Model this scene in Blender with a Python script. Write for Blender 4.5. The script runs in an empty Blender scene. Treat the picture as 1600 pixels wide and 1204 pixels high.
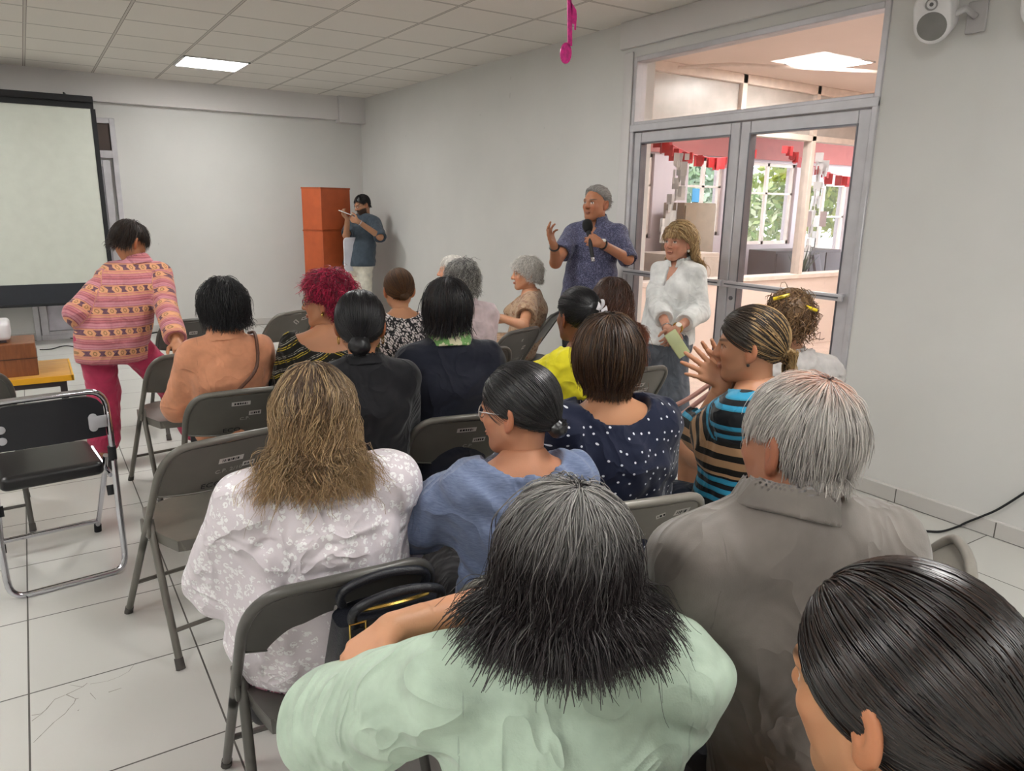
import bpy, bmesh, math, random, zlib
import numpy as np
from mathutils import Vector, Matrix
PI = math.pi
rng = np.random.default_rng(7)
random.seed(7)
COL = bpy.context.scene.collection

# ------------------------------------------------------------------ camera
FPX, YAW, PITCH, ROLL, HC = 1152.9, 0.57625, 0.2398, 0.01721, 1.55
cy, sy = math.cos(YAW), math.sin(YAW)
_f = np.array([sy, cy, 0.]); _r = np.array([cy, -sy, 0.]); _u = np.array([0, 0, 1.])
cp, sp = math.cos(PITCH), math.sin(PITCH)
CF = _f*cp - _u*sp; _u2 = _u*cp + _f*sp
CR = _r*math.cos(ROLL) + _u2*math.sin(ROLL); CU = _u2*math.cos(ROLL) - _r*math.sin(ROLL)
CAM = np.array([0, 0, HC])

def ray(x, y):
    return (x-800)/FPX*CR + (602-y)/FPX*CU + CF
def on(axis, val, x, y):
    """the point of the plane axis=val that the photo shows at (x, y)"""
    d = ray(x, y); i = 'xyz'.index(axis)
    return CAM + d*((val-CAM[i])/d[i])

def lin(h):
    h = h.lstrip('#')
    o = []
    for i in (0, 2, 4):
        c = int(h[i:i+2], 16)/255
        o.append(c/12.92 if c <= .04045 else ((c+.055)/1.055)**2.4)
    return tuple(o)
def C4(c):
    if isinstance(c, str): c = lin(c)
    return (c[0], c[1], c[2], 1.0)

# ------------------------------------------------------------------ materials
class NT:
    """small wrapper that writes shader node graphs"""
    def __init__(s, name):
        s.m = bpy.data.materials.new(name); s.m.use_nodes = True
        s.t = s.m.node_tree; s.t.nodes.clear()
        s.out = s.t.nodes.new('ShaderNodeOutputMaterial')
    def n(s, kind, **kw):
        nd = s.t.nodes.new(kind)
        for k, v in kw.items(): setattr(nd, k, v)
        return nd
    def put(s, sock, v):
        if v is None: return
        if isinstance(v, bpy.types.NodeSocket): s.t.links.new(v, sock)
        else:
            if isinstance(v, str): v = C4(v)
            if sock.type == 'RGBA' and isinstance(v, (tuple, list)) and len(v) == 3: v = (*v, 1)
            if sock.type == 'RGBA' and isinstance(v, (int, float)): v = (v, v, v, 1)
            if sock.type == 'VECTOR' and isinstance(v, (int, float)): v = (v, v, v)
            sock.default_value = v
    def math(s, op, a, b=None, c=None):
        nd = s.n('ShaderNodeMath', operation=op)
        s.put(nd.inputs[0], a); s.put(nd.inputs[1], b); s.put(nd.inputs[2], c)
        return nd.outputs[0]
    def vm(s, op, a, b=None):
        nd = s.n('ShaderNodeVectorMath', operation=op)
        s.put(nd.inputs[0], a); s.put(nd.inputs[1], b)
        return nd.outputs[0]
    def mix(s, f, a, b, mode='MIX'):
        nd = s.n('ShaderNodeMix', data_type='RGBA', blend_type=mode)
        s.put(nd.inputs[0], f); s.put(nd.inputs[6], a); s.put(nd.inputs[7], b)
        return nd.outputs[2]
    def obj(s): return s.n('ShaderNodeTexCoord').outputs['Object']
    def pos(s): return s.n('ShaderNodeNewGeometry').outputs['Position']
    def attr(s, name, out='Vector'):
        return s.n('ShaderNodeAttribute', attribute_name=name).outputs[out]
    def sep(s, v):
        nd = s.n('ShaderNodeSeparateXYZ'); s.put(nd.inputs[0], v); return nd.outputs
    def comb(s, x=0, y=0, z=0):
        nd = s.n('ShaderNodeCombineXYZ')
        for i, v in enumerate((x, y, z)): s.put(nd.inputs[i], v)
        return nd.outputs[0]
    def noise(s, v, scale=5, detail=3, rough=.5, dist=0):
        nd = s.n('ShaderNodeTexNoise'); s.put(nd.inputs['Vector'], v)
        nd.inputs['Scale'].default_value = scale; nd.inputs['Detail'].default_value = detail
        nd.inputs['Roughness'].default_value = rough; nd.inputs['Distortion'].default_value = dist
        return nd.outputs['Fac']
    def voro(s, v, scale=5, feature='F1', rand=1.0, out='Distance'):
        nd = s.n('ShaderNodeTexVoronoi', feature=feature); s.put(nd.inputs['Vector'], v)
        nd.inputs['Scale'].default_value = scale; nd.inputs['Randomness'].default_value = rand
        return nd.outputs[out]
    def ramp(s, f, stops, interp='LINEAR'):
        nd = s.n('ShaderNodeValToRGB'); cr = nd.color_ramp; cr.interpolation = interp
        while len(cr.elements) < len(stops): cr.elements.new(.5)
        for e, (p, c) in zip(cr.elements, stops): e.position = p; e.color = C4(c)
        s.put(nd.inputs[0], f); return nd.outputs[0]
    def map(s, v, scale=(1, 1, 1), loc=(0, 0, 0), rot=(0, 0, 0)):
        nd = s.n('ShaderNodeMapping'); s.put(nd.inputs[0], v)
        nd.inputs[1].default_value = loc; nd.inputs[2].default_value = rot; nd.inputs[3].default_value = scale
        return nd.outputs[0]
    def bump(s, h, strength=.3, dist=.01, nrm=None):
        nd = s.n('ShaderNodeBump'); s.put(nd.inputs['Height'], h)
        nd.inputs['Strength'].default_value = strength; nd.inputs['Distance'].default_value = dist
        s.put(nd.inputs['Normal'], nrm); return nd.outputs[0]
    def bsdf(s, col, rough=.5, metal=0, nrm=None, spec=.5, trans=0, sheen=0, sss=0, emit=None, estr=0, aniso=0):
        b = s.n('ShaderNodeBsdfPrincipled')
        s.put(b.inputs['Base Color'], col); s.put(b.inputs['Roughness'], rough); s.put(b.inputs['Metallic'], metal)
        s.put(b.inputs['Normal'], nrm); s.put(b.inputs['Specular IOR Level'], spec)
        s.put(b.inputs['Transmission Weight'], trans); s.put(b.inputs['Sheen Weight'], sheen)
        if sss:
            s.put(b.inputs['Subsurface Weight'], sss); b.inputs['Subsurface Radius'].default_value = (.012, .005, .003)
            b.inputs['Subsurface Scale'].default_value = .6
        if emit is not None:
            s.put(b.inputs['Emission Color'], emit); s.put(b.inputs['Emission Strength'], estr)
        s.t.links.new(b.outputs[0], s.out.inputs[0]); return s.m

def plain(name, col, rough=.5, metal=0, spec=.5, vary=.06, scale=9, bump=0.0, bscale=60):
    t = NT(name); o = t.obj()
    f = t.noise(o, scale, 4)
    c = lin(col) if isinstance(col, str) else col
    a = tuple(x*(1-vary*1.6) for x in c); b = tuple(min(1, x*(1+vary*1.6)) for x in c)
    cc = t.ramp(f, [(.3, a), (.7, b)])
    nr = t.bump(t.noise(o, bscale, 3), bump, .004) if bump else None
    return t.bsdf(cc, rough, metal, nr, spec)
def emissive(name, col, s):
    t = NT(name); e = t.n('ShaderNodeEmission'); t.put(e.inputs[0], col); e.inputs[1].default_value = s
    t.t.links.new(e.outputs[0], t.out.inputs[0]); return t.m
def glass(name, tint=(1, 1, 1), refl=.06):
    t = NT(name); a = t.n('ShaderNodeBsdfTransparent'); t.put(a.inputs[0], tint)
    g = t.n('ShaderNodeBsdfGlossy'); g.inputs['Roughness'].default_value = .02
    lw = t.n('ShaderNodeLayerWeight'); lw.inputs[0].default_value = .5
    mx = t.n('ShaderNodeMixShader'); t.put(mx.inputs[0], t.math('ADD', t.math('MULTIPLY', t.math('POWER', lw.outputs['Facing'], 4), .35), refl*.4))
    t.t.links.new(a.outputs[0], mx.inputs[1]); t.t.links.new(g.outputs[0], mx.inputs[2])
    t.t.links.new(mx.outputs[0], t.out.inputs[0]); return t.m

# ------------------------------------------------------------------ object helpers
def link(o): COL.objects.link(o); return o
def mesh_obj(name, verts, faces, mat=None, parent=None, smooth=False, attrs=None):
    me = bpy.data.meshes.new(name)
    v = np.asarray(verts, np.float32).reshape(-1, 3)
    if isinstance(faces, np.ndarray):
        k = faces.shape[1]; nf = len(faces)
        me.vertices.add(len(v)); me.vertices.foreach_set('co', v.ravel())
        me.loops.add(nf*k); me.loops.foreach_set('vertex_index', faces.astype(np.int32).ravel())
        me.polygons.add(nf); me.polygons.foreach_set('loop_start', np.arange(0, nf*k, k, dtype=np.int32))
        me.update(calc_edges=True)
    else:
        me.from_pydata(v.tolist(), [], faces); me.update()
    if smooth: me.polygons.foreach_set('use_smooth', np.ones(len(me.polygons), bool))
    if attrs:
        for k, (typ, arr) in attrs.items():
            a = me.attributes.new(k, typ, 'POINT')
            if typ == 'FLOAT_COLOR':
                arr = np.concatenate([arr, np.ones((len(arr), 1))], 1).astype(np.float32); a.data.foreach_set('color', arr.ravel())
            elif typ == 'FLOAT_VECTOR': a.data.foreach_set('vector', np.asarray(arr, np.float32).ravel())
            else: a.data.foreach_set('value', np.asarray(arr, np.float32).ravel())
    if mat: me.materials.append(mat)
    me.update()
    o = link(bpy.data.objects.new(name, me))
    if parent: o.parent = parent
    return o
def empty(name, loc=(0, 0, 0), rz=0):
    o = link(bpy.data.objects.new(name, None)); o.location = loc; o.rotation_euler = (0, 0, rz); return o
def tag(o, label, cat, group=None, kind=None):
    o['label'] = label; o['category'] = cat
    if group: o['group'] = group
    if kind: o['kind'] = kind
    return o
def struct(o, label=None):
    o['kind'] = 'structure'
    if label: o['label'] = label
    return o

class MB:
    """collects shapes into ONE mesh"""
    def __init__(s): s.v = []; s.f = []; s.sm = False
    def add(s, v, f):
        b = len(s.v); s.v += [tuple(map(float, p)) for p in v]; s.f += [tuple(b+i for i in q) for q in f]; return s
    def box(s, c, size, rot=None):
        hx, hy, hz = [q/2 for q in size]
        p = [Vector((x*hx, y*hy, z*hz)) for x in (-1, 1) for y in (-1, 1) for z in (-1, 1)]
        if rot is not None:
            R = rot if isinstance(rot, Matrix) else Matrix.Rotation(rot, 3, 'Z')
            p = [R @ q for q in p]
        return s.add([q+Vector(c) for q in p], [(0, 1, 3, 2), (4, 6, 7, 5), (0, 4, 5, 1), (2, 3, 7, 6), (0, 2, 6, 4), (1, 5, 7, 3)])
    def bb(s, lo, hi):
        return s.box([(a+b)/2 for a, b in zip(lo, hi)], [abs(b-a) for a, b in zip(lo, hi)])
    def tube(s, pts, r, n=10, closed=False, cap=True):
        P = [Vector(p) for p in pts]; m = len(P)
        rr = r if hasattr(r, '__len__') else [r]*m
        rings = []; prev = None
        for i in range(m):
            if closed: t = P[(i+1) % m]-P[i-1]
            else: t = P[min(i+1, m-1)]-P[max(i-1, 0)]
            t.normalize()
            if prev is None:
                a = Vector((0, 0, 1)) if abs(t.z) < .9 else Vector((1, 0, 0))
                u = t.cross(a).normalized()
            else:
                u = (prev - t*prev.dot(t)).normalized()
            prev = u; w = t.cross(u)
            rings.append([P[i]+(u*math.cos(2*PI*k/n)+w*math.sin(2*PI*k/n))*rr[i] for k in range(n)])
        v = [p for R in rings for p in R]; f = []
        for i in range(m if closed else m-1):
            j = (i+1) % m
            for k in range(n): f.append((i*n+k, i*n+(k+1) % n, j*n+(k+1) % n, j*n+k))
        if cap and not closed:
            f.append(tuple(range(n))[::-1]); f.append(tuple((m-1)*n+k for k in range(n)))
        return s.add(v, f)
    def lathe(s, prof, n=24, M=None):
        v = []; f = []
        for (r, z) in prof:
            for k in range(n): v.append(Vector((r*math.cos(2*PI*k/n), r*math.sin(2*PI*k/n), z)))
        for i in range(len(prof)-1):
            for k in range(n): f.append((i*n+k, i*n+(k+1) % n, (i+1)*n+(k+1) % n, (i+1)*n+k))
        f.append(tuple(range(n))[::-1]); f.append(tuple((len(prof)-1)*n+k for k in range(n)))
        if M is not None: v = [M @ p for p in v]
        return s.add(v, f)
    def prism(s, poly, z0, z1, M=None):
        n = len(poly)
        v = [Vector((x, y, z0)) for x, y in poly]+[Vector((x, y, z1)) for x, y in poly]
        if M is not None: v = [M @ p for p in v]
        f = [tuple(range(n))[::-1], tuple(range(n, 2*n))]+[(i, (i+1) % n, n+(i+1) % n, n+i) for i in range(n)]
        return s.add(v, f)
    def sheet(s, fn, nu, nv, th=.002):
        """solid slab: fn(u, v) -> point, thickened along its normal"""
        P = [[Vector(fn(i/nu, j/nv)) for j in range(nv+1)] for i in range(nu+1)]
        top = []; bot = []
        for i in range(nu+1):
            for j in range(nv+1):
                du = P[min(i+1, nu)][j]-P[max(i-1, 0)][j]; dv = P[i][min(j+1, nv)]-P[i][max(j-1, 0)]
                nn = du.cross(dv); nn = nn.normalized() if nn.length > 1e-9 else Vector((0, 0, 1))
                top.append(P[i][j]+nn*th/2); bot.append(P[i][j]-nn*th/2)
        N = len(top); w = nv+1; f = []
        for i in range(nu):
            for j in range(nv):
                a, b, c, d = i*w+j, (i+1)*w+j, (i+1)*w+j+1, i*w+j+1
                f.append((a, b, c, d)); f.append((N+d, N+c, N+b, N+a))
        for i in range(nu):
            a, b = i*w, (i+1)*w; f.append((N+a, N+b, b, a)); a, b = i*w+nv, (i+1)*w+nv; f.append((a, b, N+b, N+a))
        for j in range(nv):
            a, b = j, j+1; f.append((a, b, N+b, N+a)); a, b = nu*w+j, nu*w+j+1; f.append((N+a, N+b, b, a))
        return s.add(top+bot, f)
    def build(s, name, mat, parent=None, smooth=False, bevel=0, seg=2, sub=0):
        o = mesh_obj(name, s.v, s.f, mat, parent)
        bm = bmesh.new(); bm.from_mesh(o.data); bmesh.ops.recalc_face_normals(bm, faces=bm.faces)
        if bevel:
            es = [e for e in bm.edges if len(e.link_faces) == 2 and e.calc_face_angle(0) > .6]
            bmesh.ops.bevel(bm, geom=es, offset=bevel, segments=seg, profile=.5, affect='EDGES', clamp_overlap=True)
        bm.to_mesh(o.data); bm.free()
        if smooth or bevel:
            o.data.polygons.foreach_set('use_smooth', np.ones(len(o.data.polygons), bool))
            try: o.data.set_sharp_from_angle(angle=.7)
            except Exception: pass
        o.data.update(); return o

def arc(p0, p1, p2, n=6):
    """quadratic curve"""
    a, b, c = Vector(p0), Vector(p1), Vector(p2)
    return [a*(1-t)**2+b*2*t*(1-t)+c*t*t for t in [i/n for i in range(n+1)]]
def spline(pts, n=8):
    P = [Vector(p) for p in pts]; P = [P[0]*2-P[1]]+P+[P[-1]*2-P[-2]]; o = []
    for i in range(1, len(P)-2):
        for k in range(n):
            t = k/n; a, b, c, d = P[i-1:i+3]
            o.append(.5*((2*b)+(c-a)*t+(2*a-5*b+4*c-d)*t*t+(3*b-a-3*c+d)*t**3))
    o.append(P[-2]); return o
_FONT = {}
def text_mesh(txt, size):
    """letters as a flat mesh in the xy plane, centred"""
    if (txt, size) in _FONT: return _FONT[(txt, size)]
    cu = bpy.data.curves.new('lettering', 'FONT'); cu.body = txt; cu.size = size; cu.align_x = 'CENTER'; cu.align_y = 'CENTER'; cu.extrude = .0002; cu.resolution_u = 2
    o = link(bpy.data.objects.new('lettering', cu)); bpy.context.view_layer.update()
    me = o.evaluated_get(bpy.context.evaluated_depsgraph_get()).to_mesh()
    v = [tuple(p.co) for p in me.vertices]; f = [tuple(p.vertices) for p in me.polygons]
    o.evaluated_get(bpy.context.evaluated_depsgraph_get()).to_mesh_clear()
    bpy.data.objects.remove(o); bpy.data.curves.remove(cu)
    _FONT[(txt, size)] = (v, f); return v, f
# ------------------------------------------------------------------ implicit bodies
f32 = np.float32
class Prim:
    def __init__(s, f, lo, hi): s.f = f; s.lo = np.asarray(lo, float); s.hi = np.asarray(hi, float)
    def grow(s, e): return Prim(lambda X, Y, Z, g=s.f: g(X, Y, Z)-e, s.lo-e, s.hi+e)
    def moved(s, R, t, k=1.0):
        R = np.asarray(R, float); t = np.asarray(t, float)
        def g(X, Y, Z, f=s.f):
            x, y, z = X-t[0], Y-t[1], Z-t[2]
            return k*f((R[0, 0]*x+R[1, 0]*y+R[2, 0]*z)/k, (R[0, 1]*x+R[1, 1]*y+R[2, 1]*z)/k, (R[0, 2]*x+R[1, 2]*y+R[2, 2]*z)/k)
        c = np.array([[a, b, d] for a in (s.lo[0], s.hi[0]) for b in (s.lo[1], s.hi[1]) for d in (s.lo[2], s.hi[2])])
        w = (c*k) @ R.T + t
        return Prim(g, w.min(0), w.max(0))
def RC(a, b, ra, rb):
    a = np.asarray(a, float); b = np.asarray(b, float); ab = b-a; L2 = max(1e-9, ab @ ab)
    def f(X, Y, Z):
        t = np.clip(((X-a[0])*ab[0]+(Y-a[1])*ab[1]+(Z-a[2])*ab[2])/L2, 0, 1)
        return np.sqrt((X-a[0]-t*ab[0])**2+(Y-a[1]-t*ab[1])**2+(Z-a[2]-t*ab[2])**2)-(ra+(rb-ra)*t)
    return Prim(f, np.minimum(a-ra, b-rb), np.maximum(a+ra, b+rb))
def EL(c, r, R=None):
    r = np.asarray(r, float)
    def f(X, Y, Z):
        k0 = np.sqrt((X/r[0])**2+(Y/r[1])**2+(Z/r[2])**2)
        k1 = np.sqrt((X/r[0]**2)**2+(Y/r[1]**2)**2+(Z/r[2]**2)**2)
        return k0*(k0-1)/np.maximum(k1, 1e-6)
    return Prim(f, -r, r).moved(np.eye(3) if R is None else R, c)
def EC(a, b, ra, rb, side=(1, 0, 0)):
    """elliptical cone: ra=(side radius, depth radius) at a"""
    a = np.asarray(a, float); b = np.asarray(b, float); ax = b-a; L = np.linalg.norm(ax); ax = ax/L
    sd = np.asarray(side, float); sd = sd-ax*(sd @ ax); sd /= np.linalg.norm(sd); fr = np.cross(ax, sd)
    def f(X, Y, Z):
        x, y, z = X-a[0], Y-a[1], Z-a[2]
        w = x*ax[0]+y*ax[1]+z*ax[2]; t = np.clip(w/L, 0, 1); ww = w-t*L
        u = x*sd[0]+y*sd[1]+z*sd[2]; v = x*fr[0]+y*fr[1]+z*fr[2]
        ru = ra[0]+(rb[0]-ra[0])*t; rv = ra[1]+(rb[1]-ra[1])*t
        k0 = np.sqrt((u/ru)**2+(v/rv)**2+(ww/rv)**2); k1 = np.sqrt((u/ru**2)**2+(v/rv**2)**2+(ww/rv**2)**2)
        return k0*(k0-1)/np.maximum(k1, 1e-6)
    m = max(*ra, *rb)
    return Prim(f, np.minimum(a, b)-m, np.maximum(a, b)+m)
def smin(a, b, k):
    h = np.clip(.5+.5*(b-a)/k, 0, 1); return b+(a-b)*h*1.0-k*h*(1-h) if False else b*(1-h)+a*h-k*h*(1-h)
class Field:
    def __init__(s): s.ops = []
    def u(s, p, k=.02): s.ops.append(('u', p, k)); return s
    def us(s, ps, k=.02):
        for p in ps: s.u(p, k)
        return s
    def sub(s, p, k=.01): s.ops.append(('s', p, k)); return s
    def cut(s, n, d): s.ops.append(('c', (np.asarray(n, float), d), 0)); return s      # keeps n.p < d
    def ripple(s, fn, far=.03): s.ops.append(('r', fn, far)); return s
    def pts(s, P):
        X, Y, Z = P[..., 0], P[..., 1], P[..., 2]; D = np.full(X.shape, 10.)
        for o, p, k in s.ops:
            if o == 'u': D = smin(p.f(X, Y, Z), D, k)
            elif o == 's': D = -smin(p.f(X, Y, Z), -D, k)
            elif o == 'c': D = np.maximum(D, X*p[0][0]+Y*p[0][1]+Z*p[0][2]-p[1])
        return D
    def mesh(s, h, lo=None, hi=None):
        us = [p for o, p, k in s.ops if o == 'u']
        L = np.min([p.lo for p in us], 0)-.03; Hh = np.max([p.hi for p in us], 0)+.03
        if lo is not None: L = np.maximum(L, lo)
        if hi is not None: Hh = np.minimum(Hh, hi)
        for o, p, k in s.ops:
            if o == 'c':
                n, d = p
                for i in range(3):
                    if n[i] > .999: Hh[i] = min(Hh[i], d+2*h)
                    if n[i] < -.999: L[i] = max(L[i], -d-2*h)
        ax = [np.arange(L[i], Hh[i]+h, h).astype(f32) for i in range(3)]
        D = np.full([len(a) for a in ax], 10., f32)
        for o, p, k in s.ops:
            if o in 'us':
                m = k+3*h
                sl = [slice(max(0, np.searchsorted(ax[i], p.lo[i]-m)-1), np.searchsorted(ax[i], p.hi[i]+m)+1) for i in range(3)]
                if any(q.stop-q.start < 2 for q in sl): continue
                X, Y, Z = ax[0][sl[0]][:, None, None], ax[1][sl[1]][None, :, None], ax[2][sl[2]][None, None, :]
                v = np.broadcast_to(p.f(X, Y, Z), D[tuple(sl)].shape)
                if o == 'u': D[tuple(sl)] = smin(v, D[tuple(sl)], k)
                else: D[tuple(sl)] = -smin(v, -D[tuple(sl)], k)
            elif o == 'c':
                n, d = p
                D = np.maximum(D, (ax[0]*n[0])[:, None, None]+(ax[1]*n[1])[None, :, None]+(ax[2]*n[2])[None, None, :]-f32(d)).astype(f32)
            else:
                I = np.nonzero(np.abs(D) < k)
                D[I] += p(ax[0][I[0]], ax[1][I[1]], ax[2][I[2]]).astype(f32)
        return nets(D, ax)
def nets(D, ax):
    S = D < 0; nx, ny, nz = D.shape
    cnt = np.zeros((nx-1, ny-1, nz-1), np.int8)
    for i in (0, 1):
        for j in (0, 1):
            for k in (0, 1): cnt += S[i:nx-1+i, j:ny-1+j, k:nz-1+k]
    act = (cnt > 0) & (cnt < 8); I = np.argwhere(act)
    if len(I) == 0: return np.zeros((0, 3)), np.zeros((0, 4), int)
    idx = np.full(act.shape, -1, np.int32); idx[act] = np.arange(len(I))
    acc = np.zeros((len(I), 3)); c = np.zeros(len(I))
    corners = [(i, j, k) for i in (0, 1) for j in (0, 1) for k in (0, 1)]
    val = {q: D[I[:, 0]+q[0], I[:, 1]+q[1], I[:, 2]+q[2]] for q in corners}
    for q in corners:
        for a in range(3):
            if q[a] == 0:
                w = list(q); w[a] = 1; w = tuple(w)
                d0, d1 = val[q], val[w]; m = (d0 < 0) != (d1 < 0)
                t = np.where(m, d0/np.where(m, d0-d1, 1), 0)
                for b in range(3): acc[:, b] += m*(q[b]+(t if b == a else 0))
                c += m
    P = I+acc/c[:, None]
    h = ax[0][1]-ax[0][0]
    V = np.stack([ax[b][0]+P[:, b]*h for b in range(3)], 1)
    F = []
    for a in range(3):
        b, e = (a+1) % 3, (a+2) % 3
        sl0 = [slice(1, n-1) for n in D.shape]; sl1 = [slice(1, n-1) for n in D.shape]
        sl0[a] = slice(0, D.shape[a]-1); sl1[a] = slice(1, D.shape[a])
        s0, s1 = S[tuple(sl0)], S[tuple(sl1)]; E = np.argwhere(s0 != s1)
        if len(E) == 0: continue
        inside = s0[E[:, 0], E[:, 1], E[:, 2]]
        off = [1, 1, 1]; off[a] = 0
        G = E+np.array(off)
        def cell(db, de):
            q = G.copy(); q[:, b] -= db; q[:, e] -= de; return idx[q[:, 0], q[:, 1], q[:, 2]]
        quad = np.stack([cell(1, 1), cell(0, 1), cell(0, 0), cell(1, 0)], 1)
        quad[~inside] = quad[~inside][:, ::-1]
        F.append(quad)
    return V, np.concatenate(F)
def join(parts):
    V = []; F = []; b = 0
    for v, f in parts:
        V.append(v); F.append(f+b); b += len(v)
    return np.concatenate(V), np.concatenate(F)
def rotm(yaw=0, pitch=0, roll=0):
    """yaw turns left (+z), pitch nods down, roll tips to own right"""
    cy, sy, cp, sp, cr, sr = math.cos(yaw), math.sin(yaw), math.cos(pitch), math.sin(pitch), math.cos(roll), math.sin(roll)
    Rz = np.array([[cy, -sy, 0], [sy, cy, 0], [0, 0, 1]]); Rx = np.array([[1, 0, 0], [0, cp, sp], [0, -sp, cp]]); Ry = np.array([[cr, 0, sr], [0, 1, 0], [-sr, 0, cr]])
    return Rz @ Rx @ Ry
def unit(v): v = np.asarray(v, float); return v/(np.linalg.norm(v)+1e-12)
def folds(seed, amp=.003, lam=.07, n=4, aim=None, spread=.5, mask=None):
    r = np.random.default_rng(seed); T = []
    for i in range(n):
        d = r.normal(size=3) if aim is None else np.asarray(aim, float)+r.normal(size=3)*spread
        T.append((unit(d), lam*r.uniform(.6, 1.6), r.uniform(0, 6.28), unit(r.normal(size=3)), lam*r.uniform(1.2, 2.6)))
    def f(X, Y, Z):
        s = 0
        for d, l, ph, e, l2 in T:
            w = np.sin((X*e[0]+Y*e[1]+Z*e[2])*6.283/l2+ph)
            s = s+np.sin((X*d[0]+Y*d[1]+Z*d[2])*6.283/l+ph+1.6*w)*(.6+.4*np.sin((X*e[1]+Y*e[2]+Z*e[0])*6.283/(l2*1.7)))
        s = s*amp/n**.5
        return s if mask is None else s*mask(X, Y, Z)
    return f

# ---- head in its own frame: origin between the ears, +y forward, 0.23 m tall
def head_prims(face=True, male=False, fat=0.0):
    u = []; s = []
    w = 1+fat
    u += [(EL((0, -.012, .026), (.0745, .095, .088)), .02), (EL((0, .026, -.024), (.061*w, .066, .085)), .03),
          (RC((0, .045, -.072), (0, .070, -.097), .034*w, .021), .03)]
    for q in (-1, 1):
        u += [(RC((q*.046*w, .008, -.055), (q*.020*w, .060, -.093), .024, .020), .025), (RC((q*.038*w, .064, -.026), (q*.03, .062, -.05), .021, .018), .02)]
    if face:
        u += [(RC((-.034, .080, .019), (.034, .080, .019), .0125, .0125), .016), (RC((0, .090, .010), (0, .108, -.027), .0075, .0125 if not male else .014), .012)]
        for q in (-1, 1):
            u.append((EL((q*.012, .098, -.031), (.0085, .010, .0075)), .007))
            s.append((EL((q*.032, .100, .003), (.016, .014, .011)), .012))
            u.append((EL((q*.032, .0790, .002), (.0125, .0125, .0125)), .002))
            u.append((RC((q*.021, .0895, .0095), (q*.043, .0855, .0085), .0032, .0028), .004))
            u.append((RC((q*.022, .0885, -.0065), (q*.042, .0845, -.0065), .0026, .0024), .004))
        u += [(EL((0, .0955, -.0605), (.022, .0085, .0048)), .005), (EL((0, .0945, -.0690), (.018, .0085, .0058)), .004)]
        s += [(EL((0, .1035, -.0645), (.021, .006, .0012)), .003)]
    for q in (-1, 1):
        R = rotm(q*.50, 0, 0) @ rotm(0, -.18, 0)
        u.append((EL((q*.0815, -.012, -.008), (.0085, .0215, .035), R), .006)); u.append((EL((q*.0765, -.004, -.036), (.007, .009, .010)), .006))
        s.append((EL((q*.0905, -.006, -.004), (.0085, .011, .018), R), .004))
    return u, s
def face_color(V, skin, lips=None, brow='#2e231c', beard=None, iris='#2a1a10', blush=True, grey=0):
    """V in head frame -> per-vertex colour"""
    sk = np.array(lin(skin) if isinstance(skin, str) else skin); C = np.tile(sk, (len(V), 1)); x, y, z = np.abs(V[:, 0]), V[:, 1], V[:, 2]
    def put(m, c, a=1.0):
        m = np.clip(m, 0, 1)[:, None]*a; C[:] = C*(1-m)+np.array(lin(c) if isinstance(c, str) else c)*m
    front = np.clip((y-.03)/.03, 0, 1)
    if blush:
        put(np.exp(-(((x-.040)/.02)**2+((z+.030)/.02)**2))*front, tuple(sk*np.array([1.08, .72, .68])), .55)
        put(np.exp(-((x/.014)**2+((z+.030)/.012)**2))*front, tuple(sk*np.array([1.05, .70, .66])), .5)
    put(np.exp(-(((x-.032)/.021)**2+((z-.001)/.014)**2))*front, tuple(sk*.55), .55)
    put((np.exp(-(((x-.034)/.019)**6+((z-.0235-(x-.03)*.10)/.0050)**4)))*front, brow, .85)
    d = np.sqrt((x-.032)**2+(y-.079)**2+(z-.002)**2)
    eye = (d < .0138) & (np.abs(z-.0015) < .0062) & (y > .082)
    put(eye*1.0, '#c9bfb6'); put((eye & (((x-.032)**2+(z-.002)**2) < .0058**2))*1.0, iris)
    put(((d < .017) & (z-.0015 > .0048) & (z < .0105) & (y > .08))*1.0, '#241812', .75)
    if lips:
        put(np.exp(-((x/.0215)**4+((z+.0648)/.0085)**4))*(y > .08), lips, .8); put(np.exp(-((x/.020)**4+((z+.0645)/.0016)**2))*(y > .08), tuple(sk*.25), .7)
    put(np.exp(-(((x-.007)/.004)**2+((z+.0385)/.003)**2))*(y > .09), tuple(sk*.3), .8)
    if beard:
        jl = -.045-.0*x; m = (z < -.030)*1.0*(np.clip((-.028-z)/.012, 0, 1)); m = m*np.clip((y+.005)/.015, 0, 1)*np.clip((z+.16)/.03, 0, 1)
        m = m*(1-np.exp(-((x/.017)**4+((z+.066)/.007)**4))); m = m*(1-np.exp(-(((x-.035)/.018)**2+((z+.03)/.012)**2))*.9)
        put(m, beard, .93)
    return C

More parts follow.
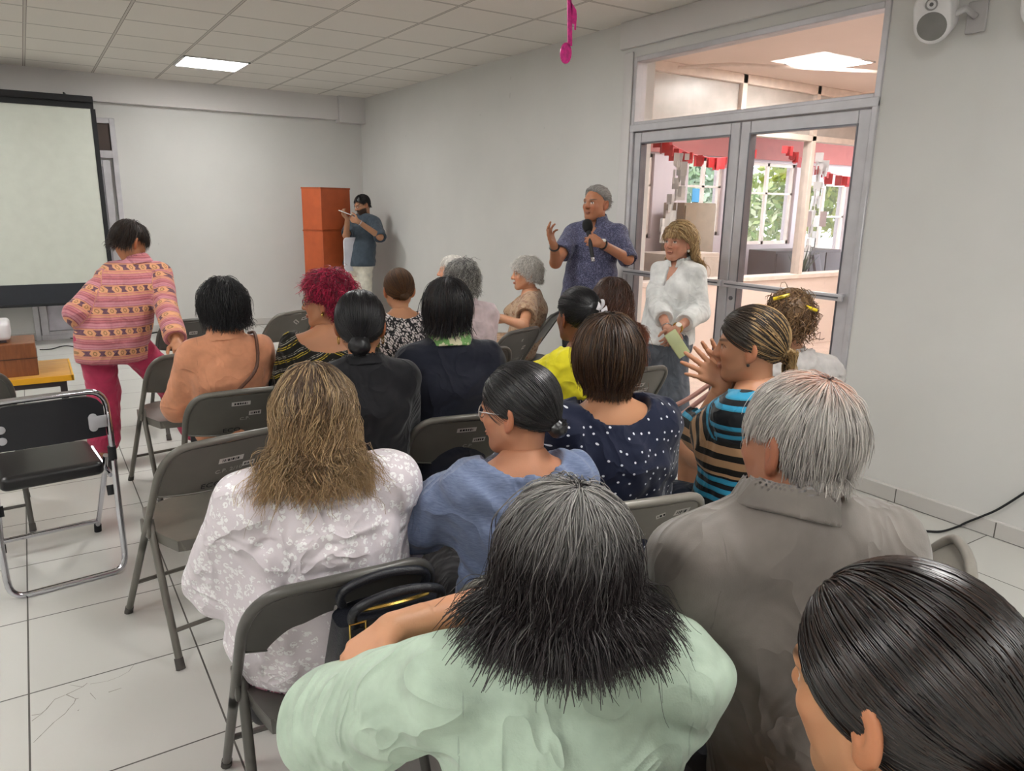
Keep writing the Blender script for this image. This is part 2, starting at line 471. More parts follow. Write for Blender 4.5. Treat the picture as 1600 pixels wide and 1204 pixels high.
def hand_prims(w, d, pn, side, curl=.35, spread=.12, sc=1.0, thumb=.6, fold=None):
    """w wrist, d towards the fingers, pn out of the palm, side = towards the thumb"""
    w = np.asarray(w, float); d = unit(d); pn = unit(np.asarray(pn, float)-d*(np.asarray(pn, float) @ d)); sd = np.cross(d, pn)
    if sd @ np.asarray(side, float) < 0: sd = -sd
    out = []; cl = curl if hasattr(curl, '__len__') else [curl]*4
    kn = []
    for i, off in enumerate((.029, .0095, -.010, -.028)):
        base = w+d*(.086 if i in (1, 2) else .079 if i == 0 else .072)*sc+sd*off*sc
        kn.append(base); out.append((RC(w+sd*off*.55*sc+d*.008*sc, base, .0145*sc, .0112*sc), .012))
    for i, (base, L) in enumerate(zip(kn, (.070, .078, .072, .056))):
        dd = unit(d+sd*spread*(1.5-i)*.8); p = base; a = cl[i]
        rr = (.0093, .0095, .009, .0078)[i]
        for j, fr in enumerate((.45, .31, .24)):
            ang = a*(1.0 if j == 0 else 1.15 if j == 1 else .75)
            tot = ang if j == 0 else tot+ang
            v = dd*math.cos(tot)+pn*math.sin(tot)
            q = p+v*L*fr*sc; out.append((RC(p, q, rr*sc*(1-.10*j), rr*sc*(1-.10*(j+1))), .004)); p = q
    t0 = w+d*.022*sc+sd*.022*sc; t1 = t0+(d*.55+sd*.75*thumb/.6+pn*.25)*.042*sc; t2 = t1+unit(d*.85+sd*.35*thumb/.6+pn*.25)*.031*sc; t3 = t2+unit(d*.95+sd*.05+pn*.30)*.026*sc
    out += [(RC(w+d*.01*sc, t0, .017*sc, .015*sc), .012), (RC(t0, t1, .0155*sc, .0118*sc), .008), (RC(t1, t2, .0112*sc, .0098*sc), .004), (RC(t2, t3, .0098*sc, .0082*sc), .004)]
    return out
# ------------------------------------------------------------------ people
def mk_skin():
    t = NT('skin'); c = t.attr('col', 'Color'); o = t.obj()
    m = t.mix(t.math('MULTIPLY', t.noise(o, 30, 4), .22), c, t.mix(1.0, c, (.80, .66, .60), 'MULTIPLY'))
    return t.bsdf(m, .48, 0, t.bump(t.noise(o, 260, 2), .10, .002), .4, sss=.10)
SKIN = mk_skin()
def mk_hair(name, rough, spec):
    t = NT(name); return t.bsdf(t.attr('col', 'Color'), rough, 0, None, spec)
HAIR = mk_hair('hair', .42, .5); HAIR_SHINY = mk_hair('shiny hair', .30, .7); HAIR_MATTE = mk_hair('dry hair', .6, .25)

def lerp(a, b, t): return np.asarray(a, float)*(1-t)+np.asarray(b, float)*t
def sid(s): return zlib.crc32(s.encode())
class Body: pass

def person(label, alpha, hz=1.13, head_px=None, root=None, halpha=None, hpitch=0., hroll=0., pose='sit', s=1.0, g=1.0, hs=.95,
           skin='#b98562', face=False, male=False, facekw=None, arms=None, hands=None, top=None, bottom=None, shoes='#2a2a2c',
           lean=(0., 0.), hy=-.09, head_at=None, zp=None, nk=.150, bust=1.0, group='audience', sw=.86, fine=.0035, h=.008, legs=None, yback=0., hx=0.):
    """builds one figure in its own frame (facing +y); returns handles for hair and accessories"""
    sk_ = lin(skin); skin = tuple(min(1, c*1.10+.012) for c in sk_); g = g*.90; b = Body(); a = math.radians(alpha); halpha = alpha if halpha is None else halpha
    ca, sa = math.cos(a), math.sin(a)
    if head_at is not None: hz = float(head_at[2])
    if root is None:
        q = on('z', hz, *head_px) if head_at is None else head_at
        lx, ly = hx, hy
        root = (q[0]-(lx*ca+ly*sa), q[1]-(-lx*sa+ly*ca))
    b.root = root; b.alpha = alpha
    seat = .445
    Rh = rotm(math.radians(alpha-halpha), math.radians(hpitch), math.radians(hroll))
    hc = np.array([hx, hy, hz]); b.hc, b.Rh, b.hs = hc, Rh, hs
    zn = hz-nk*hs
    if pose == 'sit': zp, yp = seat+.10, -.06+yback
    else: zp, yp = (zp or .56*hz), 0.0+yback
    Mw = np.array([[ca, sa, 0], [-sa, ca, 0], [0, 0, 1]]); tol = lambda p: Mw.T @ (np.asarray(p, float)-np.array([root[0], root[1], 0]))
    neckb = np.array([hx*.7+lean[0]*.3, hy-.035, zn])
    pel = np.array([-lean[0], yp, zp])
    sp = lambda t: lerp(pel, neckb, t)+np.array([0, (-.035 if pose == 'sit' else .0)*math.sin(PI*t), 0])
    b.sp = sp; b.zn = zn; b.neckb = neckb
    T = [EC(sp(0)-np.array([0, 0, .02]), sp(.30), (.172*g*s, .125*g*s), (.146*g*s, .112*g*s)),
         EC(sp(.30), sp(.68), (.146*g*s, .112*g*s), (.152*s*(.5+.5*g), .105*s*(.6+.4*g))),
         EC(sp(.68), sp(.90), (.152*s*(.5+.5*g), .105*s*(.6+.4*g)), (.130*s*sw, .070*s))]
    shx = .162*s*sw
    sh = {q: sp(.90)+np.array([q*shx, 0.0, -.006*s]) for q in (-1, 1)}
    up = [RC(neckb+np.array([0, 0, -.01]), sh[q], .055*s, .052*s) for q in (-1, 1)]
    B = []
    if bust and not male:
        for q in (-1, 1): B.append(EL(sp(.62)+np.array([q*.07*s, .085*s, 0]), (.068*s*bust, .062*s*bust, .068*s*bust)))
    b.T = T+up
    # arms
    A = {}
    dflt = {-1: ((-(.12+.07*g)*s*(sw+.1), .05+yp, zp+.13), (-.06, .22, seat+.18)), 1: (((.12+.07*g)*s*(sw+.1), .05+yp, zp+.13), (.06, .22, seat+.19))} if pose == 'sit' else \
           {-1: ((-.24*s, -.03, zp+.16), (-.24*s, .06, zp-.08)), 1: ((.24*s, -.03, zp+.16), (.24*s, .06, zp-.08))}
    for q in (-1, 1):
        e, w = dflt[q]
        if arms and q in arms: e, w = arms[q] if arms[q][0] != 'w' else (tol(arms[q][1]), tol(arms[q][2]))
        A[q] = (sh[q], np.asarray(e, float), np.asarray(w, float))
    b.A = A
    ra, re, rw = .047*s*(.55+.45*g), .038*s*(.6+.4*g), .0265*s
    def armf(q, e=0.0, frac=1.0, flare=0.0):
        S, E, W = A[q]; out = []
        lu = np.linalg.norm(E-S); lf = np.linalg.norm(W-E); tot = lu+lf; stop = frac*tot
        tu = min(1, stop/lu)
        out.append((RC(S, lerp(S, E, tu), ra+e, lerp([ra], [re], tu)[0]+e+flare), .03))
        if stop > lu:
            tf = (stop-lu)/lf; out.append((RC(E, lerp(E, W, tf), re+e+flare*.6, lerp([re], [rw], tf)[0]+e+flare), .02))
        return out
    # legs
    Lg = {}
    for q in (-1, 1):
        hip = pel+np.array([q*.085*s, .01, -.015])
        if pose == 'sit': k = np.array([q*.10*s, .375*s+.02, seat+.055]); an = np.array([q*.105*s, .37*s, .10]); 
        else: k = np.array([q*.09*s, .02, zp*.53]); an = np.array([q*.10*s, -.01, .09])
        if legs and q in legs: k, an = [np.asarray(v, float) for v in legs[q]]
        Lg[q] = (hip, k, an)
    b.Lg = Lg
    def legf(q, e=0., frac=1.0, flare=0.):
        H, K, N = Lg[q]; gg = .6+.4*g
        if pose != 'sit' and frac < .5: return [(RC(H, lerp(H, K, frac*2), .085*s*gg+e, .065*s*gg+e), .02)]
        out = [(RC(H, K, .084*s*gg+e, .058*s*gg+e+flare*.4), .03)]
        t = (frac-.5)*2
        if t > 0: out.append((RC(K, lerp(K, N, t), .056*s*gg+e+flare*.4, .056*s*gg*(1-t)+.036*s*t+e+flare), .025))
        return out
    # ---- body mesh
    up_n, hd = (RC(neckb+np.array([0, 0, -.03]), hc+Rh @ np.array([0, -.022, -.055])*hs, .052*s*(.8+.2*g)*(1.1 if male else 1), .0475*s*(.8+.2*g)*(1.12 if male else 1)), None)
    b.neck = up_n
    F = Field().us(T, .05).us(up, .04)
    F.us(B, .03)
    for q in (-1, 1):
        for p, k in armf(q): F.u(p, k)
        for p, k in legf(q): F.u(p, k)
        H, K, N = Lg[q]; fd = unit([q*.15, 1, 0])
        F.u(RC(N+np.array([0, -.01, -.03]), N*[1, 1, 0]+np.array([0, 0, .035])+fd*.13, .038*s, .026*s), .02)
    F.u(up_n, .03)
    cutz = zn+.02
    parts = []
    Fb = Field(); Fb.ops = list(F.ops)
    ndir = unit(hc-neckb); nd = ndir @ (neckb+ndir*.045)
    Fb.cut(ndir, nd)
    hand = {}
    for q in (-1, 1):
        S, E, W = A[q]; d = unit(W-E)
        kw = dict(curl=.5, d=None, pn=(0, 0, -1), side=(-q, 0, 0))
        if hands and hands.get(q): kw.update(hands[q])
        if kw.get('W'):
            for kk in ('d', 'pn', 'side'):
                if kw[kk] is not None: kw[kk] = Mw.T @ np.asarray(kw[kk], float)
        hand[q] = (d, kw)
    vb = Fb.mesh(h)
    parts.append(vb)
    # head, finer, from the same neck
    uu, ss = head_prims(face, male, .04 if g > 1.15 else 0)
    Fh = Field()
    for p, k in uu: Fh.u(p.moved(Rh, hc, hs), k*hs)
    for p, k in ss: Fh.sub(p.moved(Rh, hc, hs), k*hs)
    Fh.u(up_n, .025).cut(-ndir, -(nd-.012))
    vh = Fh.mesh(fine if face else .005)
    parts.append(vh); nb, nh = len(vb[0]), len(vh[0])
    for q in (-1, 1):
        if hands is not None and hands.get(q, 0) is None: continue
        d, kw = hand[q]; W = A[q][2]; d2 = unit(kw['d']) if kw['d'] is not None else d
        Fq = Field()
        hp = hand_prims(W, d2, kw['pn'], kw['side'], kw['curl'], kw.get('spread', .12), s*kw.get('sc', .97), kw.get('thumb', .6))
        Fq.u(RC(lerp(A[q][1], W, .80), W, rw*1.12, rw*.96), .01)
        for p, k in hp: Fq.u(p, k)
        parts.append(Fq.mesh(.004 if face or kw.get('fine') else .005))
    V, Q = join(parts)
    C = np.tile(np.array(skin), (len(V), 1))
    hl = (V[nb:nb+nh]-hc) @ Rh / hs
    fk = dict(lips='#a5605a') if face else dict(lips=None, brow=skin, blush=False)
    fk.update(facekw or {})
    C[nb:nb+nh] = face_color(hl, skin, **fk)
    ears = (np.abs(V[nb:nb+nh] @ np.eye(3)[0]*0+hl[:, 0]) > .0745)
    C[nb:nb+nh][ears] *= np.array([1.03, .86, .82])
    o = mesh_obj('person', V, Q, SKIN, None, True, {'col': ('FLOAT_COLOR', C)})
    o.location = (root[0], root[1], 0); o.rotation_euler = (0, 0, -a)
    tag(o, label, 'person', group); b.o = o
    # ---- clothes
    def pcoords(V):
        P = V.copy()
        dt = np.min([p.f(V[:, 0], V[:, 1], V[:, 2]) for p in T+up[:0]], 0)
        for q in (-1, 1):
            S, E, W = A[q]
            for (u, w, off) in ((S, E, 0.0), (E, W, np.linalg.norm(E-S))):
                ab = w-u; L = np.linalg.norm(ab); ax = ab/L
                t = np.clip((V-u) @ ax, 0, L); rel = V-u-t[:, None]*ax; d = np.linalg.norm(rel, axis=1)-ra
                m = (d < dt-.005) & (V[:, 0]*q > abs(S[0])*.80) & (((V-u) @ ax > .03) | (off > 0))
                e1 = unit(np.cross(ax, [0, 1, .3])); e2 = np.cross(ax, e1)
                P[m] = np.stack([(rel @ e1)+S[0], rel @ e2, S[2]-off-((V-u) @ ax)], 1)[m]
                dt = np.where(m, d, dt)
        return P
    if top:
        e = top.get('e', .012); W = Field()
        for p in T: W.u(p.grow(e), .05)
        for p in B: W.u(p.grow(e), .05)
        for p in up: W.u(p.grow(e*.8), .04)
        if top.get('flare'): W.u(EC(sp(.0)-np.array([0, 0, top.get('drop', .0)]), sp(.4), (.185*g*s+top['flare'], .14*g*s+top['flare']), (.16*g*s+e, .12*g*s+e)), .05)
        for x in top.get('extra', []): W.u(x, .04)
        sl = top.get('sleeve', .45)
        sls = sl if isinstance(sl, dict) else {-1: sl, 1: sl}
        for q in (-1, 1):
            if sls[q]:
                for p, k in armf(q, e+top.get('se', .008), sls[q], top.get('sflare', .006)): W.u(p, k)
                # square sleeve end
        if top.get('fold', 1): W.ripple(folds(sid(label) % 1000, top.get('famp', .005), top.get('flam', .11), 4, top.get('faim'), top.get('fspread', .5), top.get('fmask')))
        nr = top.get('neck', .0)
        W.sub(up_n.grow(.006), .004)
        W.sub(EL(hc+Rh @ np.array([0, 0, .01])*hs, np.array([.10, .12, .125])*hs, Rh), .004)
        if nr: W.sub(EL(neckb+np.array([0, top.get('ny', .02), top.get('nz', .035)]), np.array([nr*1.15, nr, nr*.8])), .004)
        if 'vneck' in top:
            vz = top['vneck']; W.sub(EC(neckb+np.array([0, .10, .03]), neckb+np.array([0, .14, -vz]), (.05, .07), (.006, .05)), .004)
        for q in (-1, 1):
            if sls[q]:
                S, E, Wr = A[q]; lu = np.linalg.norm(E-S); tot = lu+np.linalg.norm(Wr-E); st = sls[q]*tot
                if st < lu: ax = unit(E-S); pt = S+ax*st
                else: ax = unit(Wr-E); pt = E+ax*(st-lu)
                W.sub(RC(pt+ax*.06, pt+ax*.065, .085, .085), .003) if False else W.sub(EC(pt+ax*.0, pt+ax*.08, (.075, .075), (.07, .07), unit(np.cross(ax, [.3, .5, .8]))).moved(np.eye(3), ax*.075), .003)
        hem = top.get('hem', zp-.10 if pose == 'sit' else zp-.09)
        hem = max(hem, seat+.004) if pose == 'sit' else hem
        W.cut((0, 0, -1), -hem)
        vt = W.mesh(top.get('h', h))
        b.top = mesh_obj(top.get('name', 'shirt'), vt[0], vt[1], top['mat'], o, True, {'pc': ('FLOAT_VECTOR', pcoords(vt[0]) if top.get('wrap') else vt[0]), 'seam': ('FLOAT', np.full(len(vt[0]), .1) if not top.get('seam') else np.where(vt[0][:, 2] > zp+.16, np.abs(np.abs(vt[0][:, 0]-sp(.9)[0])-shx*.96-.10*np.clip(sp(.9)[2]-vt[0][:, 2], -.1, .04)), .1))})
        if top.get('collar'):
            cz = top['collar']; K = Field()
            ax = ndir; K.u(RC(neckb-ax*.012, neckb+ax*(cz), .052*s*(.8+.2*g)+.046, .052*s*(.8+.2*g)+.019), .01)
            K.sub(RC(neckb-ax*.05, neckb+ax*(cz+.05), .052*s*(.8+.2*g)+.030, .052*s*(.8+.2*g)+.011), .004)
            K.cut(ax, ax @ (neckb+ax*cz)).cut(-ax, -(ax @ (neckb+ax*.006)))
            fr = neckb+np.array([0, .075, .0])
            K.sub(EC(fr+np.array([0, .02, .10]), fr+np.array([0, .02, -.05]), (.035, .04), (.010, .04)), .004)
            vc = K.mesh(.0045); mesh_obj('collar', vc[0], vc[1], top.get('collar_mat', top['mat']), b.top, True, {'pc': ('FLOAT_VECTOR', vc[0])})
    if bottom:
        e = bottom.get('e', .012); W = Field(); W.u(EC(sp(0)-np.array([0, 0, .03]), sp(.22), (.172*g*s+e, .125*g*s+e), (.15*g*s+e*.5, .112*g*s+e*.5)), .04)
        fr = bottom.get('frac', .93)
        for q in (-1, 1):
            for p, k in legf(q, e, fr, bottom.get('flare', .004)): W.u(p, bottom.get('k', k))
        for x in bottom.get('extra', []): W.u(x, .05)
        W.ripple(folds(sid(label) % 997+3, bottom.get('famp', .003), bottom.get('flam', .08), 4, bottom.get('faim'), bottom.get('fspread', .5)))
        if pose == 'sit': pass
        if 'hem' in bottom: W.cut((0, 0, -1), -bottom['hem'])
        W.cut((0, 0, 1), bottom.get('waist', zp+.06))
        if pose == 'sit': W.cut((0, 0, -1), -.03)
        vt = W.mesh(bottom.get('h', .009))
        b.bottom = mesh_obj(bottom.get('name', 'trousers'), vt[0], vt[1], bottom['mat'], o, True, {'pc': ('FLOAT_VECTOR', vt[0])})
    if shoes:
        for q in (-1, 1):
            H, K, N = Lg[q]; fd = unit([q*.15, 1, 0]); W = Field()
            W.u(RC(N*[1, 1, 0]+np.array([0, -.03, .042]), N*[1, 1, 0]+np.array([0, 0, .036])+fd*.15*s, .043*s, .034*s), .02).u(RC(N*[1, 1, 0]+np.array([0, -.02, .06]), N*[1, 1, 0]+np.array([0, .03, .055]), .042*s, .04*s), .02)
            W.cut((0, 0, -1), -.002).cut((0, 0, 1), .085)
            v = W.mesh(.008); mesh_obj('shoe', v[0], v[1], plainc(shoes), o, True)
    b.headp = lambda p: hc+Rh @ (np.asarray(p, float)*hs)
    b.coll = lambda P: np.min([q.f(P[:, 0], P[:, 1], P[:, 2])-.016-(top or {}).get('e', .012)*.8 for q in T+up]+[q.f(P[:, 0], P[:, 1], P[:, 2])-.016 for z in (-1, 1) for q, _ in armf(z)[:1]], 0)
    b.M = np.array([[ca, sa, 0], [-sa, ca, 0], [0, 0, 1]])
    b.world = lambda p: b.M @ np.asarray(p, float)+np.array([root[0], root[1], 0])
    b.local = lambda p: b.M.T @ (np.asarray(p, float)-np.array([root[0], root[1], 0]))
    return b
_PC = {}
def plainc(c, rough=.5, **k):
    if (c, rough) not in _PC: _PC[(c, rough)] = plain('paint '+c.strip('#'), c, rough, **k)
    return _PC[(c, rough)]

# ------------------------------------------------------------------ hair
def cap_el(t, c=(0, -.014, .030)): return EL(c, (.0765+t, .0965+t, .0895+t))
def tangent(p, d, c=(0, -.014, .030)):
    n = (p-np.array(c))/np.array([.0765, .0965, .0895])**2; n = n/np.linalg.norm(n, axis=1, keepdims=True)
    return d-(d*n).sum(1, keepdims=True)*n
def U(v): return v/(np.linalg.norm(v, axis=1, keepdims=True)+1e-9)
def flow_from(c, spread=.35, z0=.0):
    def f(p):
        k = np.clip((p[:, 2:3]+.05-z0)/.05, 0, 1); o = p*np.array([1, 1, 0]); return U(tangent(p, p-np.array(c, float)))*k+(1-k)*U(o-np.array([0, -.02, 0]))*spread
    return f
def flow_swept(c, spread=.3):
    """falls from the crown but is carried behind the ears"""
    g = flow_from(c, spread)
    def f(p):
        v = g(p); k = np.clip((p[:, 1:2]+.015)/.03, 0, 1)*np.clip((.10-p[:, 2:3])/.05, 0, 1); b = U(tangent(p, np.tile(np.array([0, -1., -.35]), (len(p), 1)))+1e-6); return v*(1-k)+b*1.6*k
    return f
def flow_to(c): return lambda p: U(tangent(p, np.array(c, float)-p)*1.0+.25*U(np.array(c, float)-p))
def flow_dir(d): return lambda p: U(tangent(p, np.tile(np.array(d, float), (len(p), 1)))+1e-6)
def hair(b, colors, thick=.012, line=(.082, .068, -.075, -.075), extra=(), groups=(), mat=None, seed=1, name='hair', cap=True, capcol=None, bumps=.002, r=.0016, ears=False, colfn=None, capcut=(), h=.005, blam=.02):
    """cap surface plus strands in ONE mesh; colors = list of palette colours (strand picks one)"""
    R = np.random.default_rng(seed); hs, Rh, hc = b.hs, b.Rh, b.hc
    yf, zf, yn, zn = line; dv = np.array([0, yn-yf, zn-zf]); n = unit([0, -dv[2], dv[1]]); n = n if n[1] > 0 else -n; d0 = n @ np.array([0, yf, zf])
    pal = np.array([lin(c) for c in colors]); parts = []; cols = []
    if cap:
        F = Field().u(cap_el(thick), .01)
        F.cut(n, d0)
        for c in capcut: F.cut(*c)
        if ears:
            for q in (-1, 1): F.sub(EL((q*.088, .002, -.014), (.03, .026, .036)), .006)
        for p, k in extra: F.u(p, k)
        if bumps: F.ripple(folds(seed, bumps, blam, 5))
        v, q = F.mesh(h); parts.append((v, q))
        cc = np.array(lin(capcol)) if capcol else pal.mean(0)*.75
        cm = np.tile(cc, (len(v), 1))
        if colfn: cm = colfn(v, np.zeros(len(v)), R.random(len(v)))*.85
        cols.append(cm)
    gdir = Rh.T @ np.array([0, 0, -1.])
    for g in groups:
        big = g['n'] > 3000; N, M, L = int(g['n']*(1.45 if big else 1.9)), g.get('m', 10), g['L']
        # roots on the scalp inside the hairline
        pts = []
        while sum(map(len, pts)) < N:
            z = R.normal(size=(N*3, 3)); z = U(z)*np.array([.0765, .0965, .0895])+np.array([0, -.014, .030])
            z = z[(z @ n) < d0-.002]
            if ears: z = z[~((np.abs(z[:, 0]) > .055) & (((z[:, 1]-.002)/.03)**2+((z[:, 2]+.014)/.036)**2 < 1))]
            if 'region' in g: z = z[g['region'](z)]
            for c in capcut: z = z[(z @ np.asarray(c[0])) < c[1]]
            pts.append(z)
        p = np.concatenate(pts)[:N]
        nn = U((p-np.array([0, -.014, .030]))/np.array([.0765, .0965, .0895])**2)
        off = g.get('off', thick)*(.55+.6*R.random(N))
        p = p+nn*off[:, None]*g.get('start', 1.0)
        v = nn*g.get('lift', .2)+g['flow'](p); v = U(v+R.normal(size=v.shape)*g.get('mess', .08))
        Ls = L*(1+g.get('lvar', .15)*R.normal(size=N)); ds = Ls/(M-1); path = [p.copy()]
        fw, gw, st = g.get('fw', .35), g.get('grav', .35), g.get('stiff', .6)
        def coll(p):
            a = EL((0, -.014, .030), (.0765, .0965, .0895)).f(p[:, 0], p[:, 1], p[:, 2])-off
            a = np.minimum(a, RC((0, -.03, -.04), (0, -.04, -.15), .060, .058).f(p[:, 0], p[:, 1], p[:, 2])-off*.6)
            if g.get('body', 1): a = np.minimum(a, b.coll((p*hs) @ Rh.T+hc)/hs-off*.35)
            if g.get('faceout'): a = np.minimum(a, EL((0, .03, -.03), (.066, .074, .09)).f(p[:, 0], p[:, 1], p[:, 2])-.004)
            return a
        for i in range(1, M):
            t = i/(M-1)
            v = U(v*st+g['flow'](p)*fw*(1-t*g.get('ffade', .5))+gdir*gw*(.25+t)+R.normal(size=v.shape)*g.get('jit', .03))
            p = p+v*ds[:, None]
            for _ in range(2):
                dd = coll(p); m = dd < 0
                if not m.any(): break
                pm = p[m]; e = 1e-3; G = np.stack([(coll_sub(coll, p, m, k, e)-dd[m])/e for k in range(3)], 1)
                if 'push' in g:
                    w_ = np.clip(-p[m][:, 2:3]/.05, 0, 1); G = U(U(G)*(1-w_)+np.array(g['push'])*w_*1.6)
                p[m] = pm-U(G)*dd[m][:, None]
            path.append(p.copy())
        path = np.stack(path, 1)
        if 'endz' in g:
            lim = g['endz']+g.get('endj', .008)*R.normal(size=(N, 1)); below = path[:, :, 2] < lim
            if ears: below = below | ((np.abs(path[:, :, 0]) > .052) & (path[:, :, 1] > -.028) & (path[:, :, 1] < .05) & (path[:, :, 2] < .018+g.get('endj', .008)*R.normal(size=(N, 1))))
            fi = np.where(below.any(1), below.argmax(1), M-1); fi = np.maximum(fi, 2)
            u = np.linspace(0, 1, M)[None]*fi[:, None]; i0 = np.clip(u.astype(int), 0, M-2); fr = (u-i0)[..., None]; ar = np.arange(N)[:, None]; path = path[ar, i0]*(1-fr)+path[ar, i0+1]*fr
        if g.get('wave'):
            amp, fr = g['wave']; t = np.linspace(0, 1, M)[None, :]; ph = R.random((N, 1))*6.28; cl = g.get('clump', 0)
            if cl: ph = (np.sin(path[:, :1, 0]*cl)+np.sin(path[:, :1, 1]*cl*1.3)+np.sin(path[:, :1, 2]*cl*.9))*2.2+R.random((N, 1))*.8
            sd = U(R.normal(size=(N, 3)))*.4+U(np.cross(path[:, -1]-path[:, 0], path[:, 0]-np.array([0, -.014, .03])))
            w2 = U(path[:, 0]-np.array([0, -.014, .03]))
            path = path+amp*np.clip(t*2.2, 0, 1)[..., None]*(np.sin(t*fr*6.283+ph)[..., None]*sd[:, None]+.6*np.cos(t*fr*6.283+ph)[..., None]*w2[:, None])
        rr = g.get('r', r)*(.80 if big else .70)*(.7+.6*R.random(N)); tp = np.linspace(0, 1, M); prof = (1-.65*tp**2)
        rad = rr[:, None]*prof[None]
        tg = np.gradient(path, axis=1); tg /= np.linalg.norm(tg, axis=2, keepdims=True)+1e-9
        up = U(path[:, 0]-np.array([0, -.014, .03]))[:, None]*np.ones((1, M, 1)); u = np.cross(tg, up); u /= np.linalg.norm(u, axis=2, keepdims=True)+1e-9; w = np.cross(tg, u)
        ring = np.stack([path+rad[..., None]*(u*math.cos(k)*1.5+w*math.sin(k)) for k in (.52, 2.62, 4.71)], 2)   # N M 3 3
        idx = np.arange(N*M*3).reshape(N, M, 3)
        q = np.concatenate([np.stack([idx[:, :-1, k], idx[:, :-1, (k+1) % 3], idx[:, 1:, (k+1) % 3], idx[:, 1:, k]], -1).reshape(-1, 4) for k in range(3)])
        vv = ring.reshape(-1, 3)
        parts.append((vv, q))
        rnd = R.random(N); ci = R.integers(0, len(pal), N)
        base = pal[ci]*(.72+.56*R.random((N, 1)))
        if colfn:
            cc = colfn(path.reshape(-1, 3), np.tile(tp, N), np.repeat(rnd, M)).reshape(N, M, 3)*(.75+.5*R.random((N, 1, 1)))
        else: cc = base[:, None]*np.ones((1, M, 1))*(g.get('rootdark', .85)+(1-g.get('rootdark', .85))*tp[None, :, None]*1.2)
        cols.append(np.repeat(cc.reshape(N*M, 3), 3, 0))
    V, Q = join(parts); C = np.clip(np.concatenate(cols), 0, 1)
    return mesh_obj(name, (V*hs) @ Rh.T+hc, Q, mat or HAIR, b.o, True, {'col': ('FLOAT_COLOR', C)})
def coll_sub(coll, p, m, k, e):
    q = p.copy(); q[:, k] += e; return coll(q)[m]
def glasses(b, mat, y=.098, w=.033, rx=.021, rz=.017, name='glasses', temple=True):
    m = MB(); H = b.headp
    for q in (-1, 1):
        m.tube([H((q*w+rx*math.cos(t), y-.006*abs(math.cos(t)*rx*q+w*1)/.05, .001+rz*math.sin(t))) for t in np.linspace(0, 2*PI, 20, endpoint=False)], .0017, 6, closed=True)
        if temple: m.tube([H((q*(w+rx), y-.008, .004)), H((q*.072, .05, .006)), H((q*.083, .0, .006)), H((q*.082, -.018, -.012))], .0014, 6)
    m.tube([H((-w+rx, y, .003)), H((0, y+.006, .006)), H((w-rx, y, .003))], .0014, 6)
    return m.build(name, mat, b.o, True)
def blob_child(b, name, field, mat, h=.004, parent=None, attrs=None):
    v, q = field.mesh(h); return mesh_obj(name, v, q, mat, parent or b.o, True, attrs)
def earring(b, q, mat, r=.008, drop=.05, hoop=False):
    m = MB(); c = b.headp((q*.081, -.003, -.045-r))
    if hoop: m.tube([c+np.array([0, math.cos(t)*r*2, math.sin(t)*r*2]) for t in np.linspace(0, 2*PI, 18, endpoint=False)], .0018, 6, closed=True)
    else: m.lathe([(.001, -r), (r*.8, -r*.6), (r, 0), (r*.8, r*.6), (.001, r)], 10, Matrix.Translation(Vector(c)))
    return m.build('earring', mat, b.o, True)
def bracelet(b, q, mat, name='bracelet', f=.9, r=.031, th=.005, dial=None):
    S, E, W = b.A[q]; c = lerp(E, W, f); ax = unit(W-E); u = unit(np.cross(ax, [0, 0, 1])); w = np.cross(ax, u); m = MB()
    m.tube([c+(u*math.cos(t)+w*math.sin(t))*r for t in np.linspace(0, 2*PI, 20, endpoint=False)], th, 8, closed=True)
    o = m.build(name, mat, b.o, True)
    if dial:
        d = unit(dial[0]); m = MB(); z = Vector(d); M = Matrix.Translation(Vector(c+d*r)) @ z.to_track_quat('Z', 'Y').to_matrix().to_4x4()
        m.lathe([(.001, -.003), (.017, -.003), (.018, .003), (.015, .007), (.001, .007)], 20, M); m.build('watch_face', dial[1], o, True)
    return o
# ------------------------------------------------------------------ the room
WX, BY, CZ = 3.848, 9.66, 2.85            # right wall, back wall, ceiling
LX, FY = -4.6, -2.6                       # left wall, wall behind the camera
DY0, DY1, DZ = 2.42, 4.36, 2.60           # opening of the glazed doors in the right wall

def mk_wall(name, col, v=.03):
    t = NT(name); o = t.pos(); f = t.noise(o, 1.3, 4); f2 = t.noise(o, 14, 3)
    c = lin(col); m = t.ramp(f, [(.35, tuple(x*(1-v) for x in c)), (.65, tuple(min(1, x*(1+v)) for x in c))])
    sp = t.math('GREATER_THAN', t.noise(o, 9, 1), .80)
    m = t.mix(t.math('MULTIPLY', sp, .25), m, tuple(x*.6 for x in c))
    return t.bsdf(m, .55, 0, t.bump(f2, .08, .004), .35)
WALL = mk_wall('white painted plaster', '#d3d2cf'); BEAM = mk_wall('white painted beam', '#d6d3d2')
PEACH = mk_wall('peach painted plaster', '#ecdcd2'); LILAC = mk_wall('lilac grey plaster', '#c4b8bb')

